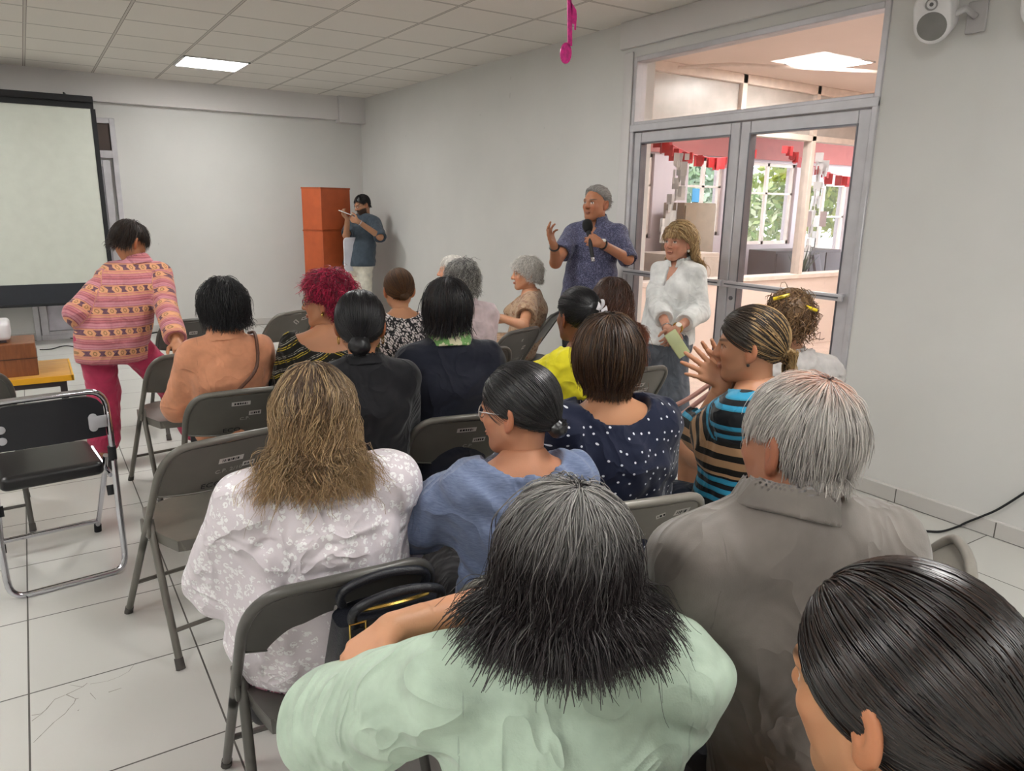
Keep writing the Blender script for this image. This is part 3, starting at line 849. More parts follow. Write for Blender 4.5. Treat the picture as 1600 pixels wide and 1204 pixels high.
def mk_floor():
    t = NT('white floor tiles'); p = t.sep(t.pos())
    T = .5065
    def g(v, off):
        u = t.math('FRACT', t.math('DIVIDE', t.math('SUBTRACT', v, off), T)); a = t.math('ABSOLUTE', t.math('SUBTRACT', u, .5)); return t.math('GREATER_THAN', a, .4945)
    grout = t.math('MAXIMUM', g(p[0], -.1637), g(p[1], 2.0565))
    cx = t.math('FLOOR', t.math('DIVIDE', t.math('SUBTRACT', p[0], -.1637), T)); cyy = t.math('FLOOR', t.math('DIVIDE', t.math('SUBTRACT', p[1], 2.0565), T))
    wn = t.n('ShaderNodeTexWhiteNoise'); t.put(wn.inputs['Vector'], t.comb(cx, cyy, 0))
    base = t.ramp(wn.outputs['Value'], [(0, '#c9c8c3'), (1, '#d2d1cc')])
    base = t.mix(t.math('MULTIPLY', t.noise(t.pos(), 2.1, 5), .22), base, '#b4b2aa')
    c = t.mix(grout, base, '#55524d')
    r = t.math('ADD', t.math('MULTIPLY', t.noise(t.pos(), 3, 4), .16), .13); r = t.math('ADD', r, t.math('MULTIPLY', grout, .4))
    return t.bsdf(c, r, 0, t.bump(t.math('SUBTRACT', 1, grout), .25, .002), .45)
def mk_ceiling():
    t = NT('acoustic ceiling tiles'); p = t.sep(t.pos()); T = .6165
    def g(v, off, w=.488):
        u = t.math('FRACT', t.math('DIVIDE', t.math('SUBTRACT', v, off), T)); a = t.math('ABSOLUTE', t.math('SUBTRACT', u, .5)); return t.math('GREATER_THAN', a, w)
    gr = t.math('MAXIMUM', g(p[0], .172), g(p[1], 7.87)); edge = t.math('MAXIMUM', g(p[0], .172, .480), g(p[1], 7.87, .480))
    base = t.mix(t.noise(t.pos(), 160, 2), '#efebe5', '#dfdad3')
    base = t.mix(t.math('MULTIPLY', t.noise(t.pos(), .8, 3), .3), base, '#cdc7be')
    c = t.mix(edge, base, '#8f8982'); c = t.mix(gr, c, '#c9c4bd')
    return t.bsdf(c, .85, 0, t.bump(t.noise(t.pos(), 120, 2), .25, .004), .1)
FLOOR, CEIL = mk_floor(), mk_ceiling()
ALU = plain('brushed aluminium', '#c4c2c6', .38, .2, vary=.05); ALU_D = plain('dark aluminium', '#6c6c72', .4, .6)
WHITEFR = plain('cream painted frame', '#e9dcd2', .5)
GLASS = glass('window glass', (.97, .97, .97), .05); DARKGLASS = plain('dark reflecting glass', '#46362f', .45)
BLACK = plain('matte black', '#17181b', .75); BLACKV = plain('black vinyl', '#151517', .32, bump=.15, bscale=220); CHROME = plain('chrome', '#cfcfd6', .12, 1, vary=.02)
WHITEP = plain('white plastic', '#e6e4e4', .4); LIGHTM = emissive('light panel', (1, .99, .965), 36)

def slab(name, lo, hi, mat, label=None):
    return struct(MB().bb(lo, hi).build(name, mat), label)
slab('floor', (LX, FY, -.10), (WX+.0, BY, 0), FLOOR)
slab('ceiling', (LX, FY, CZ), (WX+.2, BY+.2, CZ+.1), CEIL)
slab('wall_back', (LX, BY, 0), (WX+.2, BY+.2, CZ), WALL)
slab('wall_left', (LX-.2, FY, 0), (LX, BY+.2, CZ), WALL)
slab('wall_front', (LX-.2, FY-.2, 0), (WX+.2, FY, CZ), WALL)
w = MB(); w.bb((WX, DY1, 0), (WX+.2, BY, CZ)); w.bb((WX, DY0, DZ), (WX+.2, DY1, CZ)); w.bb((WX, 1.89, 0), (WX+.2, DY0, CZ)); w.bb((WX-.012, FY, 0), (WX+.2, 1.885, CZ))
struct(w.build('wall_right', WALL))
# beams
slab('trim_1', (LX, BY-.10, 2.565), (3.52, BY, CZ), BEAM); slab('trim_2', (3.50, BY-.16, 2.535), (WX, BY, CZ), BEAM)
b_ = MB(); b_.bb((WX-.035, 1.9, 2.665), (WX, 4.50, CZ)); b_.bb((WX-.02, DY1+.005, 0), (WX, DY1+.10, 2.64)); struct(b_.build('trim_3', BEAM, bevel=.012))
# skirting of cut tiles along the right wall
def mk_base():
    t = NT('skirting tiles'); p = t.sep(t.pos())
    def g(v, off, T=.5065, w=.494):
        u = t.math('FRACT', t.math('DIVIDE', t.math('SUBTRACT', v, off), T)); return t.math('GREATER_THAN', t.math('ABSOLUTE', t.math('SUBTRACT', u, .5)), w)
    c = t.mix(t.math('MULTIPLY', t.noise(t.pos(), 4, 3), .3), '#c4c1bd', '#b3afaa')
    c = t.mix(t.math('MAXIMUM', g(p[1], 2.024), t.math('LESS_THAN', p[2], .004)), c, '#5a5651')
    c = t.mix(t.math('GREATER_THAN', p[2], .082), c, '#d8d5d1'); return t.bsdf(c, .35)
SK = mk_base()
s_ = MB(); s_.bb((WX-.024, FY, 0), (WX-.0, DY0-.04, .088)); s_.bb((WX-.012, DY1+.1, 0), (WX, BY, .088)); struct(s_.build('baseboard_right', SK, bevel=.003, seg=1))
slab('baseboard_back', (LX, BY-.012, 0), (WX, BY, .088), SK)
# hairline cracks in one floor tile
ck = MB(); CR_ = NT('crack').bsdf('#77736c', .9) if False else plain('floor crack', '#85817a', .8)
def crack(pts, wd):
    P = [on('z', 0.0, *q) for q in pts]
    for a, b in zip(P[:-1], P[1:]):
        d = unit(b-a); n = np.array([-d[1], d[0], 0])*wd
        ck.add([a+n+[0, 0, .0008], a-n+[0, 0, .0008], b-n*.6+[0, 0, .0008], b+n*.6+[0, 0, .0008]], [(0, 1, 2, 3)])
Z = lambda x, y: (x*.3, 860+y*.3)
for pts, wd in [([(165, 858), (215, 850), (240, 828), (285, 775), (345, 750), (430, 710), (455, 690)], .0016), ([(165, 888), (215, 852)], .0014), ([(345, 750), (395, 772), (385, 795), (360, 822), (340, 848), (280, 895), (215, 960), (175, 1000)], .0014),
                ([(395, 772), (410, 768)], .002), ([(430, 710), (365, 700)], .001), ([(470, 695), (560, 680), (620, 658), (670, 630), (700, 592)], .0009), ([(565, 738), (632, 716)], .0016), ([(470, 742), (500, 775)], .0009), ([(405, 835), (412, 828)], .0016), ([(915, 625), (940, 627)], .0022)]:
    crack([Z(*q) for q in pts], wd)
struct(ck.build('floor_crack', CR_), 'thin branching crack across one white floor tile')['kind'] = 'structure'

# ceiling lights: the panel in the photo and its mates along the room
def light_panel(x, y, label, z=CZ, sx=.60, sy=.60, mat=LIGHTM, name='ceiling_light'):
    t = empty(name, (x, y, z)); tag(t, label, 'light', 'recessed ceiling panels')
    f = MB(); a, b = sx/2, sy/2
    for lo, hi in [((-a, -b, -.012), (a, -b+.018, 0)), ((-a, b-.018, -.012), (a, b, 0)), ((-a, -b, -.012), (-a+.018, b, 0)), ((a-.018, -b, -.012), (a, b, 0))]: f.bb(lo, hi)
    f.build('frame', WHITEP, t); MB().bb((-a+.018, -b+.018, -.008), (a-.018, b-.018, -.001)).build('diffuser', mat, t); return t
light_panel(1.718, 8.165, 'lit square white panel in the tiled ceiling near the back wall')
for i, (x, y) in enumerate([(1.72, 4.47), (1.72, .77), (-1.36, 8.17), (-1.36, 4.47), (-1.36, .77), (-3.2, 2.6), (1.72, -1.7), (-1.36, -1.7)]):
    light_panel(x, y, 'lit square white ceiling panel outside the picture, number %d from the screen end' % (i+1))
# ---- glazed double door with transom, right wall
FR = .055
def frame_rect(m, y0, y1, z0, z1, w, x0, x1):
    m.bb((x0, y0, z0), (x1, y0+w, z1)); m.bb((x0, y1-w, z0), (x1, y1, z1)); m.bb((x0, y0+w, z0), (x1, y1-w, z0+w)); m.bb((x0, y0+w, z1-w), (x1, y1-w, z1))
win = empty('window_1', (0, 0, 0)); struct(win, 'wide fixed pane above the double door')
m = MB(); frame_rect(m, DY0, DY1, 2.12, DZ, .035, WX-.01, WX+.09); m.bb((WX-.02, DY0, 2.085), (WX+.1, DY1, 2.135)); m.build('window_frame', ALU, win, bevel=.004, seg=1)
MB().bb((WX+.04, DY0+.035, 2.175), (WX+.046, DY1-.035, DZ-.035)).build('pane', GLASS, win)
jm = MB(); jm.bb((WX-.015, DY0, 0), (WX+.1, DY0+.035, 2.12)); jm.bb((WX-.015, DY1-.035, 0), (WX+.1, DY1, 2.12)); struct(jm.build('trim_4', ALU, bevel=.004, seg=1), 'aluminium door jambs')
MIDY = 3.335
for nm, y0, y1, lb in (('door_1', MIDY+.004, DY1-.038, 'far leaf of the glazed aluminium double door'), ('door_2', DY0+.038, MIDY-.004, 'near leaf of the glazed aluminium double door')):
    d = empty(nm); struct(d, lb)
    m = MB(); frame_rect(m, y0, y1, .01, 2.08, .075, WX, WX+.05); m.build('door_frame', ALU, d, bevel=.005, seg=1)
    g = MB(); frame_rect(g, y0+.07, y1-.07, .08, 2.01, .010, WX-.003, WX+.053); g.build('glazing_bead', ALU_D, d)
    MB().bb((WX+.022, y0+.075, .085), (WX+.028, y1-.075, 2.005)).build('pane', GLASS, d)
    h = MB(); h.box((WX-.055, (y0+y1)/2, 1.075), (.022, y1-y0-.01, .040)); 
    for yy in (y0+.035, y1-.035): h.bb((WX-.05, yy-.014, 1.075), (WX, yy+.014, 1.095))
    h.build('push_bar', ALU, d, bevel=.006)
    g2 = MB(); g2.box((WX-.067, (y0+y1)/2, 1.075), (.003, y1-y0-.05, .008)); g2.build('bar_groove', ALU_D, d)
lk = MB(); M = Matrix.Translation((WX-.004, MIDY-.04, .98)) @ Matrix.Rotation(PI/2, 4, 'Y'); lk.lathe([(.001, -.004), (.014, -.004), (.014, .006), (.001, .006)], 14, M); lk.build('lock', ALU_D, bpy.data.objects['door_2'])

# ---- lobby beyond the door
GY = 5.35
slab('floor_lobby', (WX, .4, -.1), (10.2, 16.0, -.002), plain('lobby floor', '#d9c6bb', .3)); slab('ceiling_lobby', (WX+.2, .4, CZ), (10.2, GY, CZ+.1), PEACH)
slab('wall_lobby_near', (WX+.2, .2, 0), (10.2, .4, CZ), PEACH); slab('wall_lobby_end', (10.0, .2, 0), (10.2, GY, CZ), PEACH)
slab('wall_lobby_parapet', (WX+.2, GY, 0), (10.2, GY+.15, .80), PEACH)
wl = empty('window_2'); struct(wl, 'long cream framed window across the lobby')
m = MB(); m.bb((WX+.2, GY-.02, .79), (10.0, GY+.17, .84)); m.bb((WX+.2, GY-.01, 2.76), (10.0, GY+.12, CZ)); m.bb((WX+.2, GY-.01, 2.28), (10.0, GY+.1, 2.34))
for x in (4.93, 6.18, 7.36, 8.68, 9.95): m.bb((x-.035, GY-.01, .8), (x+.035, GY+.1, CZ))
m.bb((4.1, GY-.01, .8), (4.16, GY+.1, CZ))
m.build('window_frame', WHITEFR, wl, bevel=.005, seg=1)
MB().bb((4.1, GY+.04, .84), (9.95, GY+.046, 2.28)).build('pane', GLASS, wl)
MB().bb((4.1, GY+.04, 2.34), (9.95, GY+.046, 2.76)).build('pane', plain('grey frosted panel', '#b9b4af', .3), wl)
light_panel(6.28, 4.49, 'lit white panel in the peach lobby ceiling', sx=.55, sy=.55, mat=emissive('lobby panel', (1, .97, .92), 75)); lt2 = light_panel(8.6, 2.6, 'added fill light panel on the lobby ceiling, beyond the door head', sx=.55, sy=.55, mat=emissive('lobby panel', (1, .97, .92), 75))  # second panel is added to brighten the lobby
light_panel(5.2, 2.2, 'added fill light panel on the lobby ceiling, out of view', sx=.55, sy=.55, mat=emissive('lobby panel', (1, .97, .92), 75))  # extra unseen source, put in for more lobby light
for i, xx in enumerate((8.0, 11.5)): light_panel(xx, 6.6, 'added fill light on the ceiling of the far room, number %d from the locker' % (i+1), sx=.9, sy=.6, mat=emissive('far fill panel', (1, .97, .95), 40))  # added sources that lift the dark far room
tb = MB(); tb.tube([(5.2, GY-.05, 2.80), (5.45, 4.9, 2.80), (9.6, 3.1, 2.80)], .016, 8); tag(tb.build('ceiling_pipe', WHITEFR, smooth=True), 'thin cream conduit pipe running across the lobby ceiling', 'pipe')
# ---- the room beyond, with daylight windows
RY = 8.0
slab('ceiling_far_room', (WX+.2, GY+.15, CZ+.0), (16, RY+.3, CZ+.1), plain('grey corrugated ceiling', '#a8a39f', .7))
fw = MB()
holes = [(7.18, 7.52, 1.12, 2.28), (8.20, 8.95, 1.15, 2.28), (9.38, 10.66, 1.0, 2.26), (10.92, 12.12, .50, 2.0)]
x = WX+.2
for (x0, x1, z0, z1) in holes:
    fw.bb((x, RY, 0), (x0, RY+.2, CZ)); fw.bb((x0, RY, 0), (x1, RY+.2, z0)); fw.bb((x0, RY, z1), (x1, RY+.2, CZ)); x = x1
fw.bb((x, RY, 0), (18, RY+.2, CZ)); struct(fw.build('wall_far_room', LILAC))
slab('wall_far_side', (18, GY, 0), (18.2, RY, CZ), LILAC)
rd = MB(); rd.bb((WX+.3, RY-.06, 2.30), (17.9, RY-.01, 2.62)); struct(rd.build('trim_5', plain('red painted band', '#a8605c', .6)), 'red painted band above the far windows')
for i, (x0, x1, z0, z1) in enumerate(holes):
    wf = empty('window_%d' % (i+3)); struct(wf, 'bright daylight window of the room beyond the lobby')
    m = MB()
    for a, c in (((x0, RY+.05, z0), (x0+.05, RY+.1, z1)), ((x1-.05, RY+.05, z0), (x1, RY+.1, z1)), ((x0, RY+.05, z0), (x1, RY+.1, z0+.05)), ((x0, RY+.05, z1-.05), (x1, RY+.1, z1)), (((x0+x1)/2-.025, RY+.05, z0), ((x0+x1)/2+.025, RY+.1, z1)), ((x0, RY+.05, z0+(z1-z0)*.62), (x1, RY+.1, z0+(z1-z0)*.62+.03))): m.bb(a, c)
    m.build('window_frame', WHITEFR, wf); MB().bb((x0+.05, RY+.07, z0+.05), (x1-.05, RY+.076, z1-.05)).build('pane', GLASS, wf)
# ---- back wall: aluminium door partly hidden by the screen
d3 = empty('door_3'); struct(d3, 'aluminium door with dark transom half hidden by the projection screen')
m = MB()
xr = .955
def fr_xz(m, x0, x1, z0, z1, w, y0, y1):
    m.bb((x0, y0, z0), (x0+w, y1, z1)); m.bb((x1-w, y0, z0), (x1, y1, z1)); m.bb((x0+w, y0, z0), (x1-w, y1, z0+w)); m.bb((x0+w, y0, z1-w), (x1-w, y1, z1))
fr_xz(m, xr-1.0, xr, 0, 2.40, .055, BY-.06, BY); m.bb((xr-.95, BY-.06, 1.98), (xr-.05, BY, 2.06)); m.build('door_frame', ALU, d3, bevel=.004, seg=1)
m = MB(); fr_xz(m, xr-.94, xr-.085, .02, 1.96, .075, BY-.045, BY-.005); m.build('door_leaf_frame', ALU, d3, bevel=.004, seg=1)
MB().bb((xr-.94, BY-.03, 2.06), (xr-.055, BY-.02, 2.345)).build('transom_pane', DARKGLASS, d3)
MB().bb((xr-.86, BY-.03, .1), (xr-.16, BY-.02, 1.88)).build('pane', plain('pale frosted pane', '#c3bfc8', .3), d3)
# ---- world
wd = bpy.data.worlds.new('sky'); bpy.context.scene.world = wd; wd.use_nodes = True; nt = wd.node_tree
sky = nt.nodes.new('ShaderNodeTexSky'); sky.sky_type = 'HOSEK_WILKIE'; sky.turbidity = 3; sky.sun_direction = (.3, .5, .8)
bg = nt.nodes['Background']; mxn = nt.nodes.new('ShaderNodeMix'); mxn.data_type = 'RGBA'; mxn.inputs[0].default_value = .7; mxn.inputs[7].default_value = (.9, .95, 1, 1)
nt.links.new(sky.outputs[0], mxn.inputs[6]); nt.links.new(mxn.outputs[2], bg.inputs[0]); bg.inputs[1].default_value = 4.5
# ---- camera
cam = bpy.data.cameras.new('camera'); cam.sensor_width = 36; cam.lens = FPX/1600*36; cam.clip_start = .05; cam.clip_end = 200
co = link(bpy.data.objects.new('camera', cam)); co.matrix_world = Matrix(((CR[0], CU[0], -CF[0], 0), (CR[1], CU[1], -CF[1], 0), (CR[2], CU[2], -CF[2], HC), (0, 0, 0, 1)))
bpy.context.scene.camera = co
sc = bpy.context.scene; sc.view_settings.view_transform = 'Standard'; sc.view_settings.look = 'None'; sc.view_settings.exposure = 0.06
sc.cycles.max_bounces = 8; sc.cycles.diffuse_bounces = 4; sc.cycles.transparent_max_bounces = 16; sc.cycles.use_denoising = True; sc.cycles.sample_clamp_indirect = 6
# ------------------------------------------------------------------ chairs
def mk_chairpaint(name, col):
    t = NT(name); o = t.obj(); c = lin(col)
    m = t.ramp(t.noise(o, 7, 5), [(.3, tuple(x*.88 for x in c)), (.7, tuple(x*1.1 for x in c))])
    sc_ = t.math('GREATER_THAN', t.noise(t.map(o, (3, 40, 3)), 6, 3), .73); m = t.mix(t.math('MULTIPLY', sc_, .35), m, tuple(min(1, x*1.7) for x in c))
    return t.bsdf(m, .36, .15, t.bump(t.noise(o, 90, 2), .05, .003), .5)
GREY = mk_chairpaint('grey enamelled steel', '#67645d'); GREY_LIT = mk_chairpaint('lit grey enamelled steel', '#858078'); GREYD = mk_chairpaint('dark grey enamelled steel', '#514f4b')  # lighter copy of the grey has the right side's stronger light put into its colour
STICK = plain('paper sticker', '#cfcbc6', .6); INK = plain('black ink', '#15161a', .7); CHALK = plain('white marker', '#a9a79f', .8); RUB = plain('grey rubber', '#4a4744', .8)
def side_pt(q, z, lean_top=.235):
    """the chair's side rail, front foot to top of the back"""
    t = z/.78; return Vector((q*(.222-.014*t), .285-.53*t, z))
def make_chair(name, mat, label, stickers=((.02, .70, .085, .026, 0), (.09, .665, .045, .024, 0)), stencil=True, chalk='C.P. 2/10'):
    t = empty(name); tag(t, label, 'chair', 'grey steel folding chairs')
    # back: a bent tube from hinge to hinge
    P = [side_pt(-1, z) for z in (.36, .45, .56, .66)]
    top = side_pt(-1, .78); k = side_pt(-1, .66)
    P += arc(k, (top.x+.004, top.y+.004, .775), (-.135, side_pt(-1, .783).y, .785), 7)[1:]
    P += [Vector((x, side_pt(1, .785).y-.012*(1-(x/.135)**2), .785+.006*(1-(x/.135)**2))) for x in (-.07, 0, .07)]
    P += [Vector((-p.x, p.y, p.z)) for p in reversed(P[:11])]
    MB().tube(P, .0125, 10).build('back_frame', mat, t, True)
    def pan(u, v):
        x = (u*2-1)*.199; e = min(1, max(0, (abs(x)-.115)/.088))
        zt = .776-.085*(1-math.sqrt(max(0, 1-e*e))); zb = .595-.022*(1-(x/.2)**2)
        z = zb+(zt-zb)*v; s = side_pt(1, z); return (x*(1 if v > .5 else 1), s.y-.016*(1-(x/.2)**2)-.002, z)
    br = MB().sheet(pan, 24, 10, .004).build('backrest', mat, t, True)
    MB().tube([Vector(pan(i/20, 0)) for i in range(21)], .0045, 6).build('rolled_edge', mat, br, True)
    for q in (-1, 1):
        MB().tube([side_pt(q, z) for z in (.41, .3, .15, .03)], .0125, 10).build('leg', mat, t, True)
        MB().tube([(q*.196, -.01, .475), (q*.20, -.035, .42), (q*.205, -.13, .2), (q*.208, -.205, .03)], .0125, 10).build('leg', mat, t, True)
        for f in (side_pt(q, .0), Vector((q*.209, -.215, 0))):
            d = (side_pt(q, .1)-side_pt(q, 0)).normalized() if f.y > 0 else Vector((0, .33, .9)).normalized()
            MB().tube([f+d*.001, f+d*.04], [.0155, .0145], 10).build('foot_cap', RUB, t, True)
        MB().box((q*.212, -.005, .445), (.012, .075, .055)).build('hinge_plate', mat, t, bevel=.005)
    MB().tube([side_pt(-1, .17), side_pt(1, .17)], .008, 8).build('stretcher', mat, t, True); MB().tube([(-.207, -.165, .12), (.207, -.165, .12)], .008, 8).build('stretcher', mat, t, True)
    def seat(u, v):
        w = .185; d0, d1 = -.185, .205; x = (u*2-1); y = (v*2-1); 
        rx = w*(1-.0*v); k = .72
        # rounded square
        mxy = max(abs(x), abs(y)); L = math.hypot(x, y)
        sx, sy_ = (x, y) if L < 1e-6 else (x*(1+(mxy/L-1)*.55*mxy), y*(1+(mxy/L-1)*.55*mxy))
        return (sx*rx*1.05, (d0+d1)/2+sy_*(d1-d0)/2*1.05, .440-.012*(1-mxy**2)+.006*sy_)
    MB().sheet(seat, 16, 16, .005).build('seat', mat, t, True)
    rim = []
    for i in range(16): rim.append(seat(i/16, 0))
    for i in range(16): rim.append(seat(1, i/16))
    for i in range(16): rim.append(seat(1-i/16, 1))
    for i in range(16): rim.append(seat(0, 1-i/16))
    sk = MB(); n = len(rim)
    v = [Vector(p)+Vector((0, 0, .002)) for p in rim]+[Vector((p[0]*.985, p[1]*.985, p[2]-.038)) for p in rim]+[Vector((p[0]*.95, p[1]*.95, p[2]-.038)) for p in rim]
    sk.add(v, [(i, (i+1) % n, n+(i+1) % n, n+i) for i in range(n)]+[(n+i, n+(i+1) % n, 2*n+(i+1) % n, 2*n+i) for i in range(n)]); sk.build('seat_rim', mat, t, True)
    # stickers and lettering lie on the rear face of the backrest
    def rear(x, z, lift=.0028):
        s = side_pt(1, z); return Vector((x, s.y-.016*(1-(x/.2)**2)-.002-lift, z))
    def frame_at(x, z, rot=0):
        o = rear(x, z); ex = (rear(x-.01, z)-rear(x+.01, z)).normalized(); ez = (rear(x, z+.01)-rear(x, z-.01)).normalized(); n = ex.cross(ez).normalized()
        ex = -ex; n = ex.cross(ez).normalized()
        R = Matrix((ex, ez, n)).transposed().to_4x4() @ Matrix.Rotation(rot, 4, 'Z'); return Matrix.Translation(o) @ R
    for (x, z, w, hh, rot) in stickers:
        M = frame_at(x, z, rot); m = MB(); m.add([M @ Vector((a*w/2, b*hh/2, .0006)) for a, b in ((-1, -1), (1, -1), (1, 1), (-1, 1))], [(0, 1, 2, 3)])
        so = m.build('sticker', STICK, br); m = MB(); r = random.Random(int((x+1)*1000)); xx = -w*.36
        while xx < w*.34:
            ww = r.uniform(.002, .009); m.add([M @ Vector((xx+a*ww, b*hh*r.uniform(.2, .3), .0012)) for a, b in ((0, -1), (1, -1), (1, 1), (0, 1))], [(0, 1, 2, 3)]); xx += ww+r.uniform(.002, .004)
        m.build('printed_code', INK, so)
    def letters(txt, size, x, z, rot, mat2, nm):
        v, f = text_mesh(txt, size); M = frame_at(x, z, rot); m = MB(); m.add([M @ Vector((p[0], p[1], p[2]+.0014)) for p in v], f); m.build(nm, mat2, br)
    if stencil: letters('ECO', .036, -.03, .60, 0, INK, 'stencil_letters')
    if chalk: letters(chalk, .026, .02, .655, .03, CHALK, 'marker_writing')
    return t
def copy_tree(o, parent=None):
    c = o.copy(); COL.objects.link(c); c.parent = parent
    for ch in list(o.children): copy_tree(ch, c)
    return c
_ch = {}
def chair(x, y, alpha, label, kind='a'):
    """alpha: heading in degrees from +y towards +x"""
    if kind not in _ch:
        a = {'a': dict(mat=GREY), 'b': dict(mat=GREY_LIT, stickers=((.125, .735, .05, .028, .05), (.055, .733, .028, .022, .4)), chalk='2/10'),
             'c': dict(mat=GREYD, stickers=((.0, .70, .05, .026, 0),)), 'd': dict(mat=GREY, stickers=((.03, .715, .06, .026, -.6), (.10, .735, .055, .028, .1)), stencil=False, chalk=None),
             'e': dict(mat=GREYD, stickers=((.09, .655, .032, .032, .1), (.02, .715, .014, .020, .3)), stencil=False, chalk=None), 'f': dict(mat=GREY, stickers=((.0, .735, .075, .024, .0), (.06, .68, .05, .026, 0)), chalk='C.P.')}[kind]
        c = make_chair('folding_chair', label=label, **a); _ch[kind] = c
    else: c = copy_tree(_ch[kind])
    c.location = (x, y, 0); c.rotation_euler = (0, 0, -math.radians(alpha)); c['label'] = label; return c
# the chrome chair with black padding
def chrome_chair(x, y, alpha):
    t = empty('padded_chair', (x, y, 0), -math.radians(alpha)); tag(t, 'empty chrome tube chair with black padded seat and back', 'chair')
    R = .0125
    loop = [(-.215, -.175, .60), (-.215, -.155, .69)]+[tuple(p) for p in arc((-.215, -.152, .70), (-.215, -.17, .785), (-.15, -.172, .79), 6)]
    loop += [(0, -.175, .792)]; loop = loop+[(-p[0], p[1], p[2]) for p in reversed(loop[:-1])]
    low = [(.215, -.175, .50), (.212, -.19, .30), (.21, -.21, .09)]+[tuple(p) for p in arc((.209, -.212, .08), (.208, -.222, .014), (.15, -.222, .013), 6)]+[(0, -.222, .013)]
    low = low+[(-p[0], p[1], p[2]) for p in reversed(low[:-1])]
    MB().tube(loop+low, R, 12, closed=True).build('frame', CHROME, t, True)
    for q in (-1, 1):
        MB().tube([(q*.195, -.13, .50), (q*.194, -.06, .40), (q*.19, .28, .03)], R*.9, 10).build('leg', CHROME, t, True)
        MB().tube([(q*.19, .275, .04), (q*.19, .288, .0)], .016, 10).build('foot_cap', BLACK, t, True)
        MB().tube([(q*.213, -.172, .49), (q*.213, -.176, .55)], .0165, 10).build('sleeve', BLACK, t, True)
        MB().tube([(q*.197, -.14, .37), (q*.197, -.152, .33)], .016, 10).build('stopper', BLACK, t, True)
        m = MB(); m.tube([(q*.20, -.16, .42), (q*.198, .20, .445)], .010, 8); m.build('seat_rail', CHROME, t, True)
    MB().tube([(-.19, .235, .075), (.19, .235, .075)], .011, 10).build('stretcher', CHROME, t, True)
    def pad(w, h, th, n=.12):
        return w
    def back(u, v):
        x = (u*2-1)*.198; e = max(0, (abs(x)-.12)/.08); zt = .775-.06*(1-math.sqrt(max(0, 1-min(1, e)**2))); zb = .60; z = zb+(zt-zb)*v
        return (x, -.172-.012*(1-(x/.2)**2), z)
    bo = MB().sheet(back, 20, 8, .022).build('backrest', plain('black backrest shell', '#14151b', .5), t, True)
    for q in (-1, 1):
        m = MB()
        for dz in (-.022, .022): m.add([], []); m.lathe([(.001, -.002), (.016, -.002), (.016, .002), (.001, .002)], 14, Matrix.Translation((q*.155, -.192, .665+dz)) @ Matrix.Rotation(PI/2, 4, 'X'))
        m.bb((q*.150-.012, -.195, .64), (q*.205+.012*0, -.188, .69)); m.build('bracket', plain('satin bracket', '#b9b9be', .4, .6), bo, bevel=.002)
    F = Field(); F.u(EC((0, .03, .452), (0, .031, .452), (.19, .19), (.19, .19)), .01)
    def seatf(X, Y, Z):
        dx = np.abs(X)-.155; dy = np.abs(Y-.04)-.165; dz = np.abs(Z-.452)-.012
        return np.sqrt(np.maximum(dx, 0)**2+np.maximum(dy, 0)**2+np.maximum(dz*1.5, 0)**2)+np.minimum(np.maximum(np.maximum(dx, dy), dz), 0)-.028
    F = Field().u(Prim(seatf, (-.2, -.16, .40), (.2, .24, .51)), .001); v, q = F.mesh(.007); mesh_obj('seat', v, q, BLACKV, t, True)
    return t
# ------------------------------------------------------------------ cloth
def cloth(name, fn, rough=.8, weave=.12, wscale=420, sheen=.15, wr=.25, wrscale=26):
    t = NT(name); p = t.attr('pc'); c = fn(t, p)
    if isinstance(c, str):
        l = lin(c); c = t.ramp(t.noise(p, 18, 4), [(.3, tuple(x*.86 for x in l)), (.7, tuple(min(1, x*1.12) for x in l))])
    o = t.obj(); rg = t.math('SUBTRACT', 1, t.math('ABSOLUTE', t.math('SUBTRACT', t.math('MULTIPLY', t.noise(t.map(o, (1, 1, .8), rot=(.3, .5, .2)), 6.5, 2, .5, 1.1), 2), 1))); rg = t.math('POWER', rg, 3.2)
    sm = t.math('MULTIPLY', t.math('LESS_THAN', t.attr('seam', 'Fac'), .0016), t.math('GREATER_THAN', t.attr('seam', 'Fac'), .000001)); c = t.mix(t.math('MULTIPLY', sm, .3), c, t.mix(1.0, c, (.35, .33, .35), 'MULTIPLY')); n0 = t.bump(rg, min(1, wr*1.5), .02); n1 = t.bump(t.noise(o, wrscale*.6, 2, .5, .5), wr*.8, .012, n0); n2 = t.bump(t.noise(o, wscale, 2), weave, .002, n1)
    return t.bsdf(c, rough, 0, n2, .25, sheen=sheen)
def f_plain(c): return lambda t, p: c
def band(t, v, per, stops):
    return t.ramp(t.math('FRACT', t.math('DIVIDE', v, per)), stops, 'CONSTANT')
